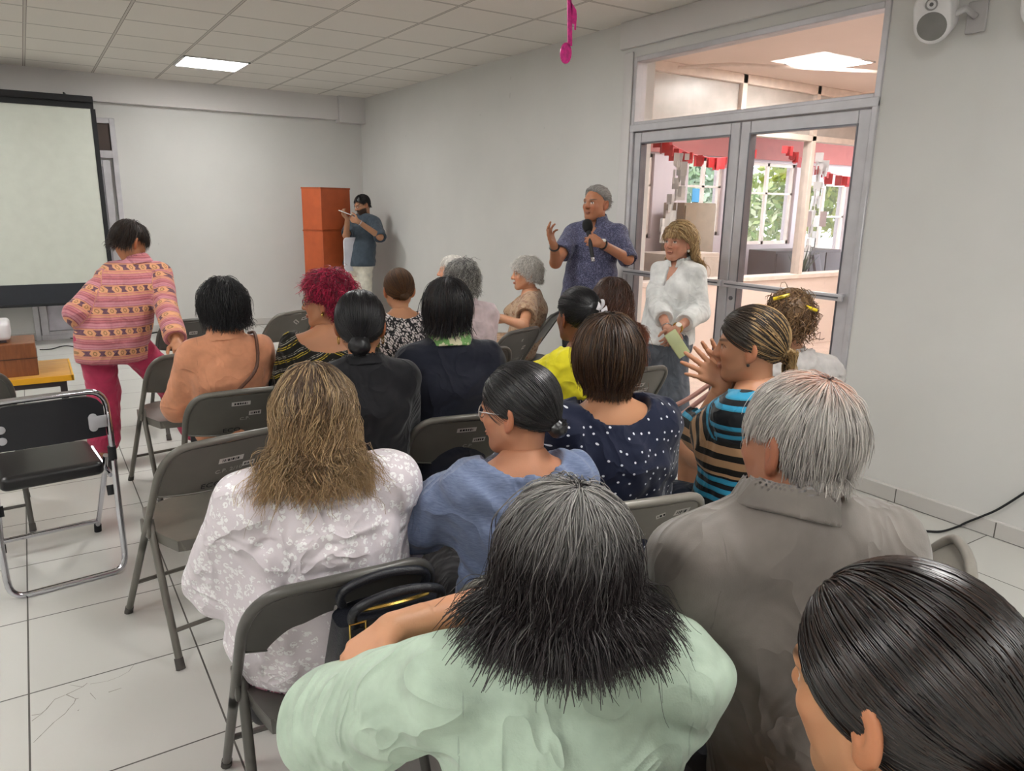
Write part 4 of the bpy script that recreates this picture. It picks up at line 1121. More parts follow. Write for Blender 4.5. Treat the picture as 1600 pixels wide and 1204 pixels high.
def f_jacket(t, p):
    x, y, z = t.sep(p); z = t.math('ADD', z, t.math('MULTIPLY', t.noise(p, 9, 2), .012)); per = .112
    b = band(t, z, per, [(0, '#b5606a'), (.07, '#8a3f55'), (.10, '#c0747c'), (.17, '#a3506a'), (.20, '#c98a6e'), (.30, '#b8646c'), (.33, '#cf8f68'), (.40, '#d69a6c'), (.62, '#cf8f68'), (.69, '#8e4258'), (.72, '#b97c8a'), (.80, '#a8566e'), (.83, '#be7a86'), (.93, '#94485c')])
    u = t.math('SUBTRACT', t.math('FRACT', t.math('DIVIDE', z, per)), .51); ax = t.math('ADD', x, t.math('MULTIPLY', y, .6))
    fx = t.math('SUBTRACT', t.math('FRACT', t.math('DIVIDE', ax, .066)), .5); au = t.math('ABSOLUTE', u); afx = t.math('ABSOLUTE', fx)
    hour = t.math('MULTIPLY', t.math('LESS_THAN', au, .13), t.math('LESS_THAN', afx, t.math('ADD', .12, t.math('MULTIPLY', au, 1.1))))
    c = t.mix(hour, b, '#4a2547')
    r = t.math('SQRT', t.math('ADD', t.math('POWER', t.math('SUBTRACT', afx, .5), 2), t.math('MULTIPLY', t.math('POWER', u, 2), 2.2)))
    ring = t.math('MULTIPLY', t.math('LESS_THAN', r, .15), t.math('GREATER_THAN', r, .08)); c = t.mix(ring, c, '#8f6a3c')
    return t.mix(t.math('MULTIPLY', t.noise(p, 120, 3), .25), c, '#e0b0a0')
def f_chain(t, p):
    x, y, z = t.sep(p); d = t.math('ADD', t.math('ADD', z, t.math('MULTIPLY', t.math('ABSOLUTE', x), .55)), t.math('MULTIPLY', t.noise(p, 6, 2), .03))
    b = band(t, d, .058, [(0, '#14120e'), (.28, '#b09a2e'), (.34, '#2a2410'), (.44, '#b8a234'), (.50, '#14120e'), (.66, '#8e8c84'), (.72, '#191814'), (.80, '#8f8d86'), (.84, '#14120e')])
    br = t.math('GREATER_THAN', t.noise(p, 90, 1), .56); return t.mix(t.math('MULTIPLY', br, .8), b, '#15130f')
def f_leaf(t, p):
    x, y, z = t.sep(p); q = t.comb(t.math('ADD', x, t.math('MULTIPLY', z, .5)), t.math('MULTIPLY', y, .6), t.math('MULTIPLY', z, .55))
    w = t.vm('ADD', q, t.vm('SCALE', t.comb(t.noise(p, 12, 2), t.noise(p, 14, 2), t.noise(p, 10, 2)), None)) if False else q
    e = t.voro(w, 68, 'DISTANCE_TO_EDGE'); m = t.math('GREATER_THAN', e, .10); k = t.math('GREATER_THAN', t.voro(w, 68, 'F1', out='Color'), .38) if False else t.math('GREATER_THAN', t.noise(p, 30, 2), .42)
    return t.mix(t.math('MULTIPLY', m, k), '#26262b', '#d9d3d4')
def f_floral(t, p):
    a = t.math('GREATER_THAN', t.noise(p, 34, 2), .58); b = t.math('GREATER_THAN', t.noise(t.map(p, loc=(3, 1, 2)), 46, 2), .62)
    c = t.mix(t.noise(p, 8, 2), '#a58a70', '#b59a80'); c = t.mix(t.math('MULTIPLY', a, .7), c, '#7d5a46'); return t.mix(t.math('MULTIPLY', b, .7), c, '#94644f')
def f_polka(t, p):
    x, y, z = t.sep(p); nd = t.n('ShaderNodeTexVoronoi', voronoi_dimensions='2D'); t.put(nd.inputs['Vector'], t.comb(t.math('ADD', x, t.math('MULTIPLY', y, .5)), z, 0)); nd.inputs['Scale'].default_value = 30; nd.inputs['Randomness'].default_value = .75
    return t.mix(t.math('LESS_THAN', nd.outputs['Distance'], .095), '#161c33', '#d9dbe2')
def f_stripe(t, p):
    x, y, z = t.sep(p); z = t.math('ADD', z, -.035)
    blue = band(t, z, .0300, [(0, '#0f1116'), (.50, '#2a7f9c'), (.62, '#2d8cb0')]); tan = band(t, z, .046, [(0, '#15120f'), (.45, '#b08a66')])
    sel = band(t, z, .30, [(0, '#000000'), (.42, '#ffffff'), (.80, '#000000')]); c = t.mix(sel, blue, tan)
    return t.mix(band(t, z, .30, [(0, '#ffffff'), (.10, '#000000')]), c, '#0f1116')
def f_lace(t, p):
    v = t.voro(p, 58, 'F1'); m = t.math('MULTIPLY', t.math('LESS_THAN', v, .46), t.math('GREATER_THAN', t.noise(p, 150, 2), .46)); k = t.math('GREATER_THAN', t.noise(p, 16, 2), .43)
    return t.mix(t.math('MULTIPLY', m, k), t.mix(t.noise(p, 5, 2), '#d3c9ce', '#dcd4d9'), '#f4f2f3')
def f_heather(t, p):
    return t.mix(t.noise(t.map(p, (1, 1, 6)), 60, 4), '#4c5876', '#8592b0')
def f_paisley(t, p):
    a = t.voro(p, 62, 'SMOOTH_F1'); b = t.noise(p, 55, 3, .6, 2.5); c = t.mix(t.math('GREATER_THAN', b, .53), '#3b3d55', '#646680'); return t.mix(t.math('LESS_THAN', a, .22), c, '#4c4a62')
def f_plaid(t, p):
    x, y, z = t.sep(p); h = t.math('ADD', y, z)
    c = t.mix(band(t, x, .055, [(0, '#ffffff'), (.30, '#000000')]), '#d56a94', '#c9527f'); c = t.mix(band(t, h, .060, [(0, '#ffffff'), (.35, '#000000')]), c, '#dd86a8')
    l = lambda v, per, a, b: t.math('MULTIPLY', t.math('GREATER_THAN', t.math('FRACT', t.math('DIVIDE', v, per)), a), t.math('LESS_THAN', t.math('FRACT', t.math('DIVIDE', v, per)), b))
    for v, per in ((x, .055), (h, .060)): c = t.mix(l(v, per, .44, .50), c, '#f0d7e2'); c = t.mix(l(v, per, .56, .61), c, '#f0d7e2'); c = t.mix(l(v, per, .86, .93), c, '#3d2038')
    return c
def f_scarf(t, p): return t.mix(t.math('GREATER_THAN', t.noise(p, 40, 2), .52), '#6f9a5a', '#c8c3a4')
K = {k: cloth(k+' cloth', f, **kw) for k, f, kw in [
    ('jacket', f_jacket, {}), ('peach', f_plain('#d0906e'), {}), ('chain', f_chain, {}), ('black', f_plain('#17171b'), {}), ('navy', f_plain('#161926'), {}), ('leaf', f_leaf, {}), ('palepink', f_plain('#d4c3c8'), {}),
    ('floral', f_floral, {}), ('yellow', f_plain('#dcd02a'), {}), ('rust', f_plain('#8a4a34'), {}), ('polka', f_polka, {}), ('stripe', f_stripe, {}), ('greywhite', f_plain('#b4afac'), {}), ('taupe', f_plain('#746d67'), dict(rough=.6, sheen=.3)),
    ('mint', f_plain('#b4c7b4'), dict(weave=.25, wscale=300, wr=.4)), ('lace', f_lace, dict(weave=.3, wscale=90, wr=.4)), ('heather', f_heather, {}), ('paisley', f_paisley, {}), ('white', f_plain('#d9dad8'), {}), ('slateblue', f_plain('#414c57'), {}),
    ('greyblue', f_plain('#5b616a'), {}), ('cream', f_plain('#d8d3c5'), {}), ('pinkpants', f_plain('#b5385a'), {}), ('jeans', f_plain('#222c40'), {}), ('plaid', f_plaid, {}), ('scarf', f_scarf, {}), ('olive', f_plain('#4a4030'), {}), ('darkslate', f_plain('#33333b'), {})]}
GOLD = plain('gold metal', '#c9a85a', .25, .9); SILVER = plain('silver metal', '#c2c2c6', .22, .95); PEARL = plain('pearl', '#e8e2d8', .3); DARKRIM = plain('dark tortoise rim', '#2a2422', .3); CLEARRIM = plain('clear silver rim', '#b8b4b0', .25, .5); WATCHD = plain('black watch', '#131316', .35)

def at(x, y, d): return CAM+ray(x, y)*d
def depth(p): return float((np.asarray(p)-CAM) @ CF)
def sit(label, chair_label=None, kind='a', ca=None, back=.08, chair_at=None, **kw):
    b = person(label, pose='sit', **kw)
    if chair_label:
        al = kw['alpha'] if ca is None else ca; r = math.radians(al)
        cx, cy_ = chair_at or (b.root[0]-math.sin(r)*back, b.root[1]-math.cos(r)*back); chair(cx, cy_, al, chair_label, kind)
    return b
BLK = ['#0d0c0e', '#141216', '#1b181c', '#100f12']; DBR = ['#241813', '#2e1f17', '#1c1310', '#382519']; BRN = ['#4a3222', '#5a3d28', '#3c281c', '#654629']; GRY = ['#8b8986', '#a3a09c', '#6e6c6a', '#b8b5b0', '#565454']; WHT = ['#cfcac2', '#dedad3', '#b9b3aa', '#ebe7e1']
def short(n, L=.07, **k): return dict(dict(n=n, L=L, m=7, flow=flow_from((0, -.02, .125)), lift=.2, grav=.25, fw=.5, off=.011, r=.0020, mess=.22, jit=.08, body=0, endz=-.078), **k)

# ---- front row standing -------------------------------------------------
P0 = on('y', 4.85, 203, 378)
b = person('person in orange and pink patterned jacket bending over an empty chair', 12, head_at=P0, halpha=62, hpitch=28, pose='stand', s=.90, g=1.12, sw=.84, zp=.80, hy=.12, yback=-.10, lean=(.13, 0), male=False, skin='#a8714f', h=.008, group='standing people',
    arms={1: ('w', at(256, 470, depth(P0)-.05), on('y', 4.30, 276, 533)), -1: ((-.27, -.12, .93), (-.20, .12, .80))}, hands={1: dict(curl=.7, pn=(0, 0, -1), side=(-1, .2, 0)), -1: dict(curl=.4)},
    top=dict(mat=K['jacket'], wrap=1, sleeve=.93, e=.018, se=.010, flare=.022, drop=.12, hem=.66, name='jacket', famp=.005, flam=.12, collar=.07), bottom=dict(mat=K['pinkpants'], frac=.86, flare=.03, e=.02), shoes='#1d1c20', legs={-1: ((-.20, -.02, .46), (-.23, -.08, .09)), 1: ((.16, .03, .45), (.30, .02, .09))})
hair(b, DBR, thick=.011, line=(.080, .066, -.085, -.060), groups=[short(1100, .065, mess=.4)], seed=2, ears=True)
PB = on('y', 8.72, 566, 320)
DB = depth(PB)
b = person('person with dark beard in slate tee and cream trousers looking at a phone', -118, head_at=PB, halpha=-98, hpitch=20, pose='stand', s=1.04, g=1.12, sw=.98, male=True, face=True, skin='#a87a5c', facekw=dict(beard='#1a1513', lips='#8a5548'), group='standing people', fine=.004,
    arms={1: ('w', at(541, 368, DB-.10), at(543, 342, DB-.28)), -1: ('w', at(594, 370, DB-.16), at(560, 346, DB-.34))},
    hands={1: dict(curl=.7, W=1, d=-CR*.6+CU*.6, pn=CF*.2-CR*.2+CU, side=CU), -1: dict(curl=.75, W=1, d=-CR+CU*.35, pn=CF*.7+CU*.5, side=CU)},
    top=dict(mat=K['slateblue'], sleeve=.44, sflare=.014, e=.016, hem=.80, flare=.015, drop=.05), bottom=dict(mat=K['cream'], flare=.02, e=.014), shoes='#d9d7d2')
hair(b, BLK, thick=.008, line=(.080, .076, -.080, -.050), groups=[short(800, .035)], seed=3, ears=True)
glasses(b, DARKRIM); bracelet(b, -1, SILVER, 'wristwatch', .93)
st_ = MB(); T_ = b.sp
st_.tube([T_(.93)+[-.10, -.04, .03], T_(.84)+[-.09, .10, .01], T_(.55)+[.0, .135, .0], T_(.30)+[.12, .11, 0], T_(.28)+[.15, .0, 0]], .013, 8); st_.build('bag_strap', BLACK, b.o, True)
ph = MB(); ph.box((0, 0, 0), (.075, .15, .009)); o = ph.build('smartphone', WHITEP, bevel=.003); wr = at(539, 332, DB-.36); o.matrix_world = Matrix.Translation(Vector(wr)) @ Matrix(((-CR*.35+CF*.9), unit(-CR), CU)).transposed().to_4x4() if False else Matrix.Translation(Vector(wr)) @ Matrix.Rotation(math.radians(75), 4, 'Z') @ Matrix.Rotation(.35, 4, 'X')
tag(o, 'white smartphone held up in both hands of the bearded standing person', 'phone')
PS = on('y', 4.22, 931, 318); DS = depth(PS)
b = person('person with grey hair in purple paisley shirt speaking into a microphone', -122, head_at=PS, halpha=-104, hpitch=-2, pose='stand', s=1.04, g=1.12, sw=.98, hs=1.0, male=True, face=True, skin='#a06a4c', facekw=dict(brow='#4b443e', lips='#8f5a4c'), group='standing people', fine=.0035,
    arms={1: ('w', at(868, 410, DS-.12), at(866, 384, DS-.30)), -1: ('w', at(981, 404, DS-.10), at(938, 380, DS-.30))},
    hands={1: dict(curl=[.35, .3, .45, .6], spread=.25, W=1, d=CU-CR*.35, pn=CR*.8-CF*.5, side=-CF+CR, fine=1), -1: dict(curl=[1.1, 1.15, 1.2, 1.2], W=1, d=-CR*.9+CU*.25, pn=CF*.85+CU*.1, side=CU, fine=1, thumb=.3)},
    top=dict(mat=K['paisley'], sleeve=.41, sflare=.008, e=.014, hem=.78, flare=.012, drop=.05, collar=.075, vneck=.05, famp=.004, flam=.14), bottom=dict(mat=K['darkslate']), shoes='#1b1a1c')
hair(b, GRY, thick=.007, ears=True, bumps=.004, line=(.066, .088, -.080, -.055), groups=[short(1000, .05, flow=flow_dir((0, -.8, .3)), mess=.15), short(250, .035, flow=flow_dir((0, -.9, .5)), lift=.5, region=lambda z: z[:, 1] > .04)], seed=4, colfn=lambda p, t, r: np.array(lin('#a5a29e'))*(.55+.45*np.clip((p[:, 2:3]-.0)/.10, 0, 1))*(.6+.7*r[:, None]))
bracelet(b, -1, WATCHD, 'wristwatch', .90, .031, .007, (np.array(b.M.T @ (-CF*.6+CU*.8)), plainc('#d8d6d0'))); bracelet(b, 1, DARKRIM, 'bracelet', .93, .031, .006)
ha = b.A[-1][2]; mw = b.world(ha)+(-CR*.07+CU*.02)-CF*.0; md = unit(CU*.95+CR*-.12-CF*.1+CF*.3)
Mx = Matrix.Translation(Vector(mw)) @ Vector(md).to_track_quat('Z', 'Y').to_matrix().to_4x4()
mic = empty('microphone'); tag(mic, 'black handheld microphone with foam windscreen held at the speaking person\'s chin', 'microphone')
m = MB(); m.lathe([(.003, -.13), (.012, -.128), (.0135, -.05), (.0165, .05), (.017, .07)], 18, Mx); m.build('handle', BLACK, mic, True)
m = MB(); m.lathe([(.004, .06), (.026, .068), (.035, .09), (.036, .115), (.030, .137), (.017, .148), (.002, .152)], 20, Mx); m.build('windscreen', plain('black foam', '#141414', .95, bump=.4, bscale=300), mic, True)
m = MB(); m.lathe([(.003, -.155), (.0125, -.153), (.0125, -.125), (.003, -.124)], 16, Mx); m.build('end_cap', SILVER, mic, True)
PW = on('x', 3.50, 1060, 378); DW = depth(PW)
b = person('person with blonde curly hair in white blouse standing at the glazed door', -104, head_at=PW, halpha=-100, hpitch=0, pose='stand', s=.93, g=1.08, hs=.97, face=True, skin='#b5826a', facekw=dict(brow='#6a4a36', lips='#9a5650'), group='standing people', fine=.0035, bust=1.05,
    arms={1: ('w', at(1030, 480, DW-.02), at(1043, 514, DW-.26)), -1: ('w', at(1092, 488, DW-.05), at(1056, 514, DW-.27))},
    hands={1: dict(curl=.4, W=1, d=CR*.35-CU*.9, pn=CF+CR*.2, side=CR, fine=1), -1: dict(curl=.5, W=1, d=-CR*.5-CU*.8, pn=CF*.8-CR*.2, side=-CR, fine=1)},
    top=dict(mat=K['white'], sleeve=.76, sflare=.012, e=.015, se=.006, hem=.70, flare=.035, drop=.12, vneck=.10, collar=.06, name='blouse', famp=.004, flam=.15, faim=(1, .5, 0), fspread=.3),
    bottom=dict(mat=K['greyblue'], name='skirt', frac=.9, flare=.085, e=.02, faim=(1, .6, 0), famp=.006, flam=.075, fspread=.12, k=.06), shoes='#c9b8a4')
vt = [b.sp(.62)+np.array([q*.075, .165, .01]) for q in (-1, 1)]
for q in (-1, 1):
    m = MB(); m.sheet(lambda u, v, q=q: b.sp(.70)+np.array([q*.07+(u-.5)*.10, .152+.012*v-.9*(q*.07+(u-.5)*.10)**2*2, .01-.05*v-.008*math.sin(PI*u)*v]), 8, 3, .004); m.build('pocket_flap', K['white'], b.top, True)
curlw = dict(wave=(.016, 2.6), clump=60, r=.0026, jit=.05)
BLD = ['#a9875a', '#c2a272', '#8c6c44', '#d3b888']
hair(b, BLD, thick=.012, line=(.083, .060, -.085, -.075), groups=[dict(n=1100, L=.25, m=14, flow=flow_swept((0, .06, .12)), grav=.6, lift=.3, off=.022, region=lambda z: (z[:, 1] < .02), faceout=1, endz=-.17, endj=.02, **curlw), dict(n=420, L=.11, m=9, flow=lambda p: U(tangent(p, np.stack([np.sign(p[:, 0])*1.0, -.9+0*p[:, 0], -.5+0*p[:, 0]], 1))), grav=.2, lift=.15, off=.016, r=.0024, region=lambda z: z[:, 1] > -.02, body=0, faceout=1, wave=(.006, 1.5)), dict(n=260, L=.055, lvar=.05, m=8, flow=flow_dir((0, .8, -.7)), grav=.4, lift=.30, off=.014, r=.0017, mess=.15, region=lambda z: (z[:, 1] > .045) & (abs(z[:, 0]) < .055), body=0, faceout=1, endz=.030, endj=.006)], seed=5)
earring(b, -1, PEARL, .009); earring(b, 1, PEARL, .009)
bracelet(b, -1, GOLD, 'wristwatch', .92, .029, .006, (np.array(b.M.T @ (-CF*.8+CU*.5)), PEARL)); bracelet(b, 1, SILVER, 'bracelet', .93, .028, .004)
ph = MB(); ph.box((0, 0, 0), (.078, .165, .014)); o = ph.build('phone_case', plain('pale green case', '#b9c08e', .4), bevel=.006)
o.matrix_world = Matrix(((*CR, 0), (*CU, 0), (*-CF, 0), (0, 0, 0, 1))).transposed(); o.matrix_world = Matrix.Translation(Vector(at(1058, 537, DW-.36))) @ o.matrix_world @ Matrix.Rotation(math.radians(33), 4, 'Z')
tag(o, 'pale green phone case held in the clasped hands of the blonde standing person', 'phone')

# ---- seated ------------------------------------------------------------
lapc = 'hands folded'
b = sit('person with short black hair in peach jacket seated with a brown shoulder strap', 'folding chair under the person in the peach jacket', 'f', alpha=6, ca=2, hz=1.10, head_px=(348, 482), halpha=-10, skin='#b07a58', g=1.02, s=.92,
    top=dict(mat=K['peach'], seam=1, sleeve=.95, e=.018, se=.012, collar=.085, name='jacket', famp=.005), bottom=dict(mat=K['black']), arms={-1: ((-.205, .0, .67), (-.13, .22, .60))})
hair(b, BLK, thick=.018, line=(.083, .06, -.10, -.070), groups=[short(1500, .085, off=.024, endz=-.07, mess=.4, grav=.35, wave=(.004, 1.5))], seed=6, bumps=.004)
T_ = b.sp; m = MB(); m.tube(spline([T_(1)+[.10, .05, .03], T_(1)+[.115, -.045, .035], T_(.8)+[.10, -.130, .0], T_(.6)+[.03, -.142, 0], T_(.42)+[-.06, -.142, 0], T_(.3)+[-.14, -.10, 0], T_(.2)+[-.19, -.02, 0]], 5), .007, 6); m.build('shoulder_strap', plainc('#5a3626'), b.o, True)
earring(b, -1, DARKRIM, .006)
b = sit('person with tousled bright red hair and glasses in off-shoulder black and yellow top', 'folding chair under the red-haired person', 'a', alpha=12, hz=1.13, head_px=(510, 470), halpha=-52, hpitch=4, face=True, fine=.004, skin='#ad7857', g=1.15, s=.98,
    top=dict(mat=K['chain'], sleeve=.42, sflare=.03, e=.018, neck=.125, ny=-.03, nz=.02, famp=.008, flam=.05))
RED = ['#a3173f', '#8a1233', '#b8204a', '#6b0f2a']
hair(b, RED, thick=.016, ears=True, line=(.070, .064, -.085, -.060), groups=[short(1500, .070, off=.020, endz=-.09, faceout=1, region=lambda z: z[:, 1] < .035, lift=.6, mess=.7, jit=.22, grav=.08, wave=(.008, 1.6), r=.0026), short(500, .06, off=.02, lift=.6, flow=flow_dir((0, .8, .5)), mess=.5, region=lambda z: z[:, 2] > .06)], seed=7, bumps=.008, capcol='#5a0d24')
glasses(b, DARKRIM); earring(b, -1, GOLD, .007); earring(b, -1, GOLD, .006, hoop=True)
b = sit('person in plain black jacket with glossy black hair in a low bun and hoop earring', 'folding chair under the black jacket with the low bun', 'f', alpha=10, ca=2, chair_at=(.955, 2.67), hz=1.13, head_px=(563, 508), halpha=24, skin='#a06e4e', g=1.08, s=.95,
    top=dict(mat=K['black'], sleeve=.95, e=.016, neck=.0, collar=.05), bottom=dict(mat=K['black']))
def bunp(c, r): return [(EL(c, (r, r*.85, r*.9)), .02)]
def slick(T, n=1200, off=.012, L=.20, r=.0017, **k): return dict(dict(n=n, L=L, m=12, flow=flow_to(T), lift=.02, grav=.02, fw=.8, stiff=.25, off=off, r=r, mess=.05, jit=.02, ffade=0, lvar=.2, body=0), **k)
hair(b, BLK, thick=.012, line=(.084, .062, -.085, -.072), extra=bunp((.0, -.108, -.058), .040), groups=[slick((0, -.11, -.05), 1100, .014)], seed=8)
earring(b, 1, GOLD, .008, hoop=True); earring(b, -1, GOLD, .008, hoop=True)
b = sit('person with smooth brown hair in a bun and black and white leaf print top', 'folding chair behind the leaf print top, partly hidden', 'f', alpha=2, ca=-4, hz=1.09, head_px=(623, 453), halpha=14, skin='#b98664', g=1.02, s=.92, hs=.93,
    top=dict(mat=K['leaf'], sleeve=.45, e=.014, neck=.085, ny=-.0, nz=.03))
hair(b, BRN, thick=.007, line=(.082, .066, -.085, -.060), extra=bunp((.015, -.105, -.025), .026), groups=[slick((.015, -.11, -.02), 1000, .011)], seed=9, mat=HAIR_MATTE)
b = sit('person with short black hair in dark navy cardigan over a green print collar', 'folding chair under the person in the dark navy cardigan', 'f', alpha=16, ca=12, hz=1.15, head_px=(700, 485), halpha=36, skin='#a87654', g=1.18, s=1.02,
    top=dict(mat=K['navy'], sleeve=.95, e=.018, collar=.085, collar_mat=K['scarf'], name='cardigan'), bottom=dict(mat=K['black']))
hair(b, BLK+['#2a1d18'], thick=.014, line=(.083, .06, -.10, -.085), groups=[short(1500, .085, off=.018, endz=-.080, grav=.45, mess=.35)], seed=10, bumps=.004)
b = sit('person with curly grey hair and pale pink shirt, behind the navy cardigan', 'folding chair under the curly grey-haired person in pale pink', 'e', alpha=2, hz=1.13, head_px=(722, 440), halpha=22, skin='#b98a70', g=1.1, s=.98, top=dict(mat=K['palepink'], sleeve=.5, e=.016, collar=.05))
hair(b, GRY, thick=.015, line=(.083, .06, -.09, -.075), groups=[short(1300, .06, off=.018, lift=.5, mess=.5, jit=.25, wave=(.006, 1.8))], seed=11, bumps=.006)
b = sit('person with thin white hair and bare forehead, behind the curly grey head', None, alpha=0, hz=1.13, head_px=(709, 424), root=None, halpha=-35, skin='#c08e74', male=True, face=True, fine=.0045, facekw=dict(brow='#8a827a'), g=1.0, s=.98, top=dict(mat=K['white'], sleeve=.5, e=.014)) if False else None
PG = on('y', 4.95, 706, 424)
b = person('person with thin white hair and bare forehead, behind the curly grey head', -10, head_at=PG, halpha=-50, skin='#c08e74', male=True, face=True, fine=.0045, facekw=dict(brow='#8a827a'), s=.98, top=dict(mat=K['white'], sleeve=.5, e=.014))
chair(b.root[0]+.007, b.root[1]-.04, -10, 'folding chair under the hidden white-haired person')
hair(b, WHT, thick=.012, line=(.060, .080, -.085, -.060), groups=[short(700, .05)], seed=12)
b = sit('person with fluffy white hair in brown floral blouse seated in profile with folded arms', 'folding chair under the person in the floral blouse', 'e', alpha=-52, ca=-40, hz=1.06, head_px=(822, 428), halpha=-66, hpitch=2, face=True, fine=.0035, skin='#c08c6c', facekw=dict(brow='#6e5546', lips='#a25a52'), g=1.12, s=.92, bust=1.05,
    arms={-1: ('w', at(818, 508, 5.02), at(776, 494, 5.06)), 1: ((.19, .06, .70), (-.04, .25, .70))}, top=dict(mat=K['floral'], sleeve=.36, sflare=.02, e=.014, neck=.09, ny=.03, nz=.03, name='blouse'), bottom=dict(mat=K['floral'], name='skirt', flare=.04))
hair(b, WHT, thick=.012, ears=False, line=(.074, .072, -.09, -.070), groups=[short(1700, .055, off=.016, endj=.022, endz=-.085, lift=.5, mess=.45, jit=.2, grav=.12, wave=(.007, 1.6), r=.002)], seed=13, bumps=.006)
b = sit('person in bright yellow ruffled blouse with black hair and a white flower clip', 'folding chair behind the bright yellow blouse', 'e', alpha=-14, ca=-18, hz=1.10, head_px=(902, 494), halpha=2, skin='#7a4c34', g=1.05, s=.95,
    arms={-1: ((-.30, .06, .70), (-.14, .27, .64))}, top=dict(mat=K['yellow'], sleeve=.40, sflare=.05, e=.018, neck=.09, nz=.03, famp=.007, flam=.06, name='blouse'), bottom=dict(mat=K['yellow'], name='skirt'))
hair(b, BLK, thick=.010, line=(.083, .06, -.085, -.055), extra=bunp((0, -.09, .045), .040), groups=[slick((0, -.10, .05), 1000, .014, mess=.2)], seed=14)
fl = MB(); c0 = b.headp((.036, -.112, .036)); ax_ = unit(b.headp((.05, -.1, .01))-b.headp((.0, -.0, .0))); q_ = Vector(ax_).to_track_quat('Z', 'Y').to_matrix().to_4x4()
for k in range(5): a_ = k*2*PI/5; fl.sheet(lambda u, v, a_=a_: (Matrix.Translation(Vector(c0)) @ q_ @ Vector((math.cos(a_+(u-.5)*1.1*(1-.3*v))*(.006+.042*v), math.sin(a_+(u-.5)*1.1*(1-.3*v))*(.006+.042*v), .012*math.sin(v*2.4)+.004*math.sin(u*PI)))), 6, 5, .002)
fl.build('flower_clip', plain('white petals', '#e4e0e6', .6), b.o, True)
b = sit('person with long curly auburn hair, behind the white flower clip', 'folding chair under the long auburn curls, hidden beyond the brown bob', 'a', alpha=0, hz=1.08, head_px=(956, 474), halpha=36, skin='#a87454', g=1.0, s=.95, top=dict(mat=K['rust'], sleeve=.9, e=.014))
hair(b, ['#4a2a1c', '#5d3320', '#3a2118', '#74442a'], thick=.010, line=(.083, .06, -.085, -.075), groups=[dict(n=1500, L=.36, m=18, flow=flow_from((0, -.0, .125)), grav=.6, lift=.2, off=.02, wave=(.014, 4.0), clump=55, r=.0024, jit=.05)], seed=15, colfn=lambda p, t, r: np.array(lin('#33211a'))*(1-t[:, None]**1.2)+np.array(lin('#7d4326'))*t[:, None]**1.2)
m = MB(); m.lathe([(.001, -.006), (.006, 0), (.001, .006)], 10, Matrix.Translation(Vector(b.headp((-.02, -.07, .105))))); m.build('hair_pearl', PEARL, b.o, True)
b = sit('person with rounded short brown hair in navy polka dot blouse', 'brightly lit grey folding chair behind the polka dot blouse', 'b', alpha=18, ca=12, hz=1.13, head_px=(950, 560), halpha=36, skin='#b5815e', g=1.16, s=.97, arms={-1: ((-.26, .08, .72), (-.14, .28, .72))}, hands={-1: dict(curl=1.3)},
    top=dict(mat=K['polka'], sleeve=.62, e=.022, se=.016, neck=.092, ny=-.02, nz=.03, name='blouse', famp=.006, flam=.09), bottom=dict(mat=K['polka'], name='skirt', flare=.02))
hair(b, ['#3d291c', '#4c3322', '#2f2017', '#5a4029'], thick=.017, line=(.083, .05, -.10, -.085), groups=[short(2400, .13, m=10, flow=flow_from((0, -.03, .125), -.5), off=.021, grav=.3, fw=.7, mess=.15, r=.0018, endz=-.09)], seed=16, bumps=.003, blam=.03)
b = sit('person in blue tan and black striped top clapping, streaked hair tied back', 'brightly lit grey folding chair turned sideways beneath the striped top', 'b', alpha=-14, ca=-45, hz=1.14, head_px=(1172, 540), halpha=-34, hpitch=4, face=True, fine=.004, skin='#b27e5e', g=1.12, s=.98,
    arms={-1: ('w', at(1095, 672, 2.42), at(1132, 597, 2.36)), 1: ('w', at(1120, 655, 2.72), at(1140, 592, 2.46))}, hands={-1: dict(W=1, d=-CR*.8+CU*.5, pn=CF, side=CU+CR, curl=.12, spread=.25), 1: dict(W=1, d=-CR*.72+CU*.75, pn=-CF, side=CU+CR, curl=.12, spread=.22)},
    top=dict(mat=K['stripe'], wrap=1, sleeve=.62, e=.016, neck=.082, ny=0, nz=.03), bottom=dict(mat=K['jeans']))
hair(b, ['#3a2c22', '#4a3829', '#8a6a46', '#2c211a'], thick=.012, line=(.080, .058, -.085, -.060), extra=bunp((0, -.118, -.035), .03), groups=[slick((0, -.112, -.03), 1300, .014), dict(n=300, L=.10, m=8, flow=flow_dir((0, -.6, -.6)), grav=.3, lift=.1, off=.02, start=2.2, region=lambda z: (z[:, 1] < -.085) & (abs(z[:, 0]) < .03) & (z[:, 2] < .0), r=.002, body=0)], seed=17,
     colfn=lambda p, t, r: np.where(((r > .55) & (p[:, 1] < -.01) | (p[:, 1] < -.12))[:, None], np.array(lin('#a98a5e')), np.array(lin('#33281f'))))
m = MB(); m.tube([b.headp((math.cos(a)*.016, -.104+.004*math.sin(a), -.032+math.sin(a)*.016)) for a in np.linspace(0, 2*PI, 14, endpoint=False)], .006, 8, closed=True); m.build('hair_tie', BLACK, b.o, True)
earring(b, -1, DARKRIM, .005); clapb = b
b = sit('person with pinned-up messy hair and yellow clips in light grey shirt', 'folding chair under the person with the yellow hair clips', 'b', alpha=20, hz=1.15, head_px=(1232, 503), halpha=46, skin='#b58466', g=1.15, s=1.0, top=dict(mat=K['greywhite'], sleeve=.6, e=.018, famp=.006, flam=.05))
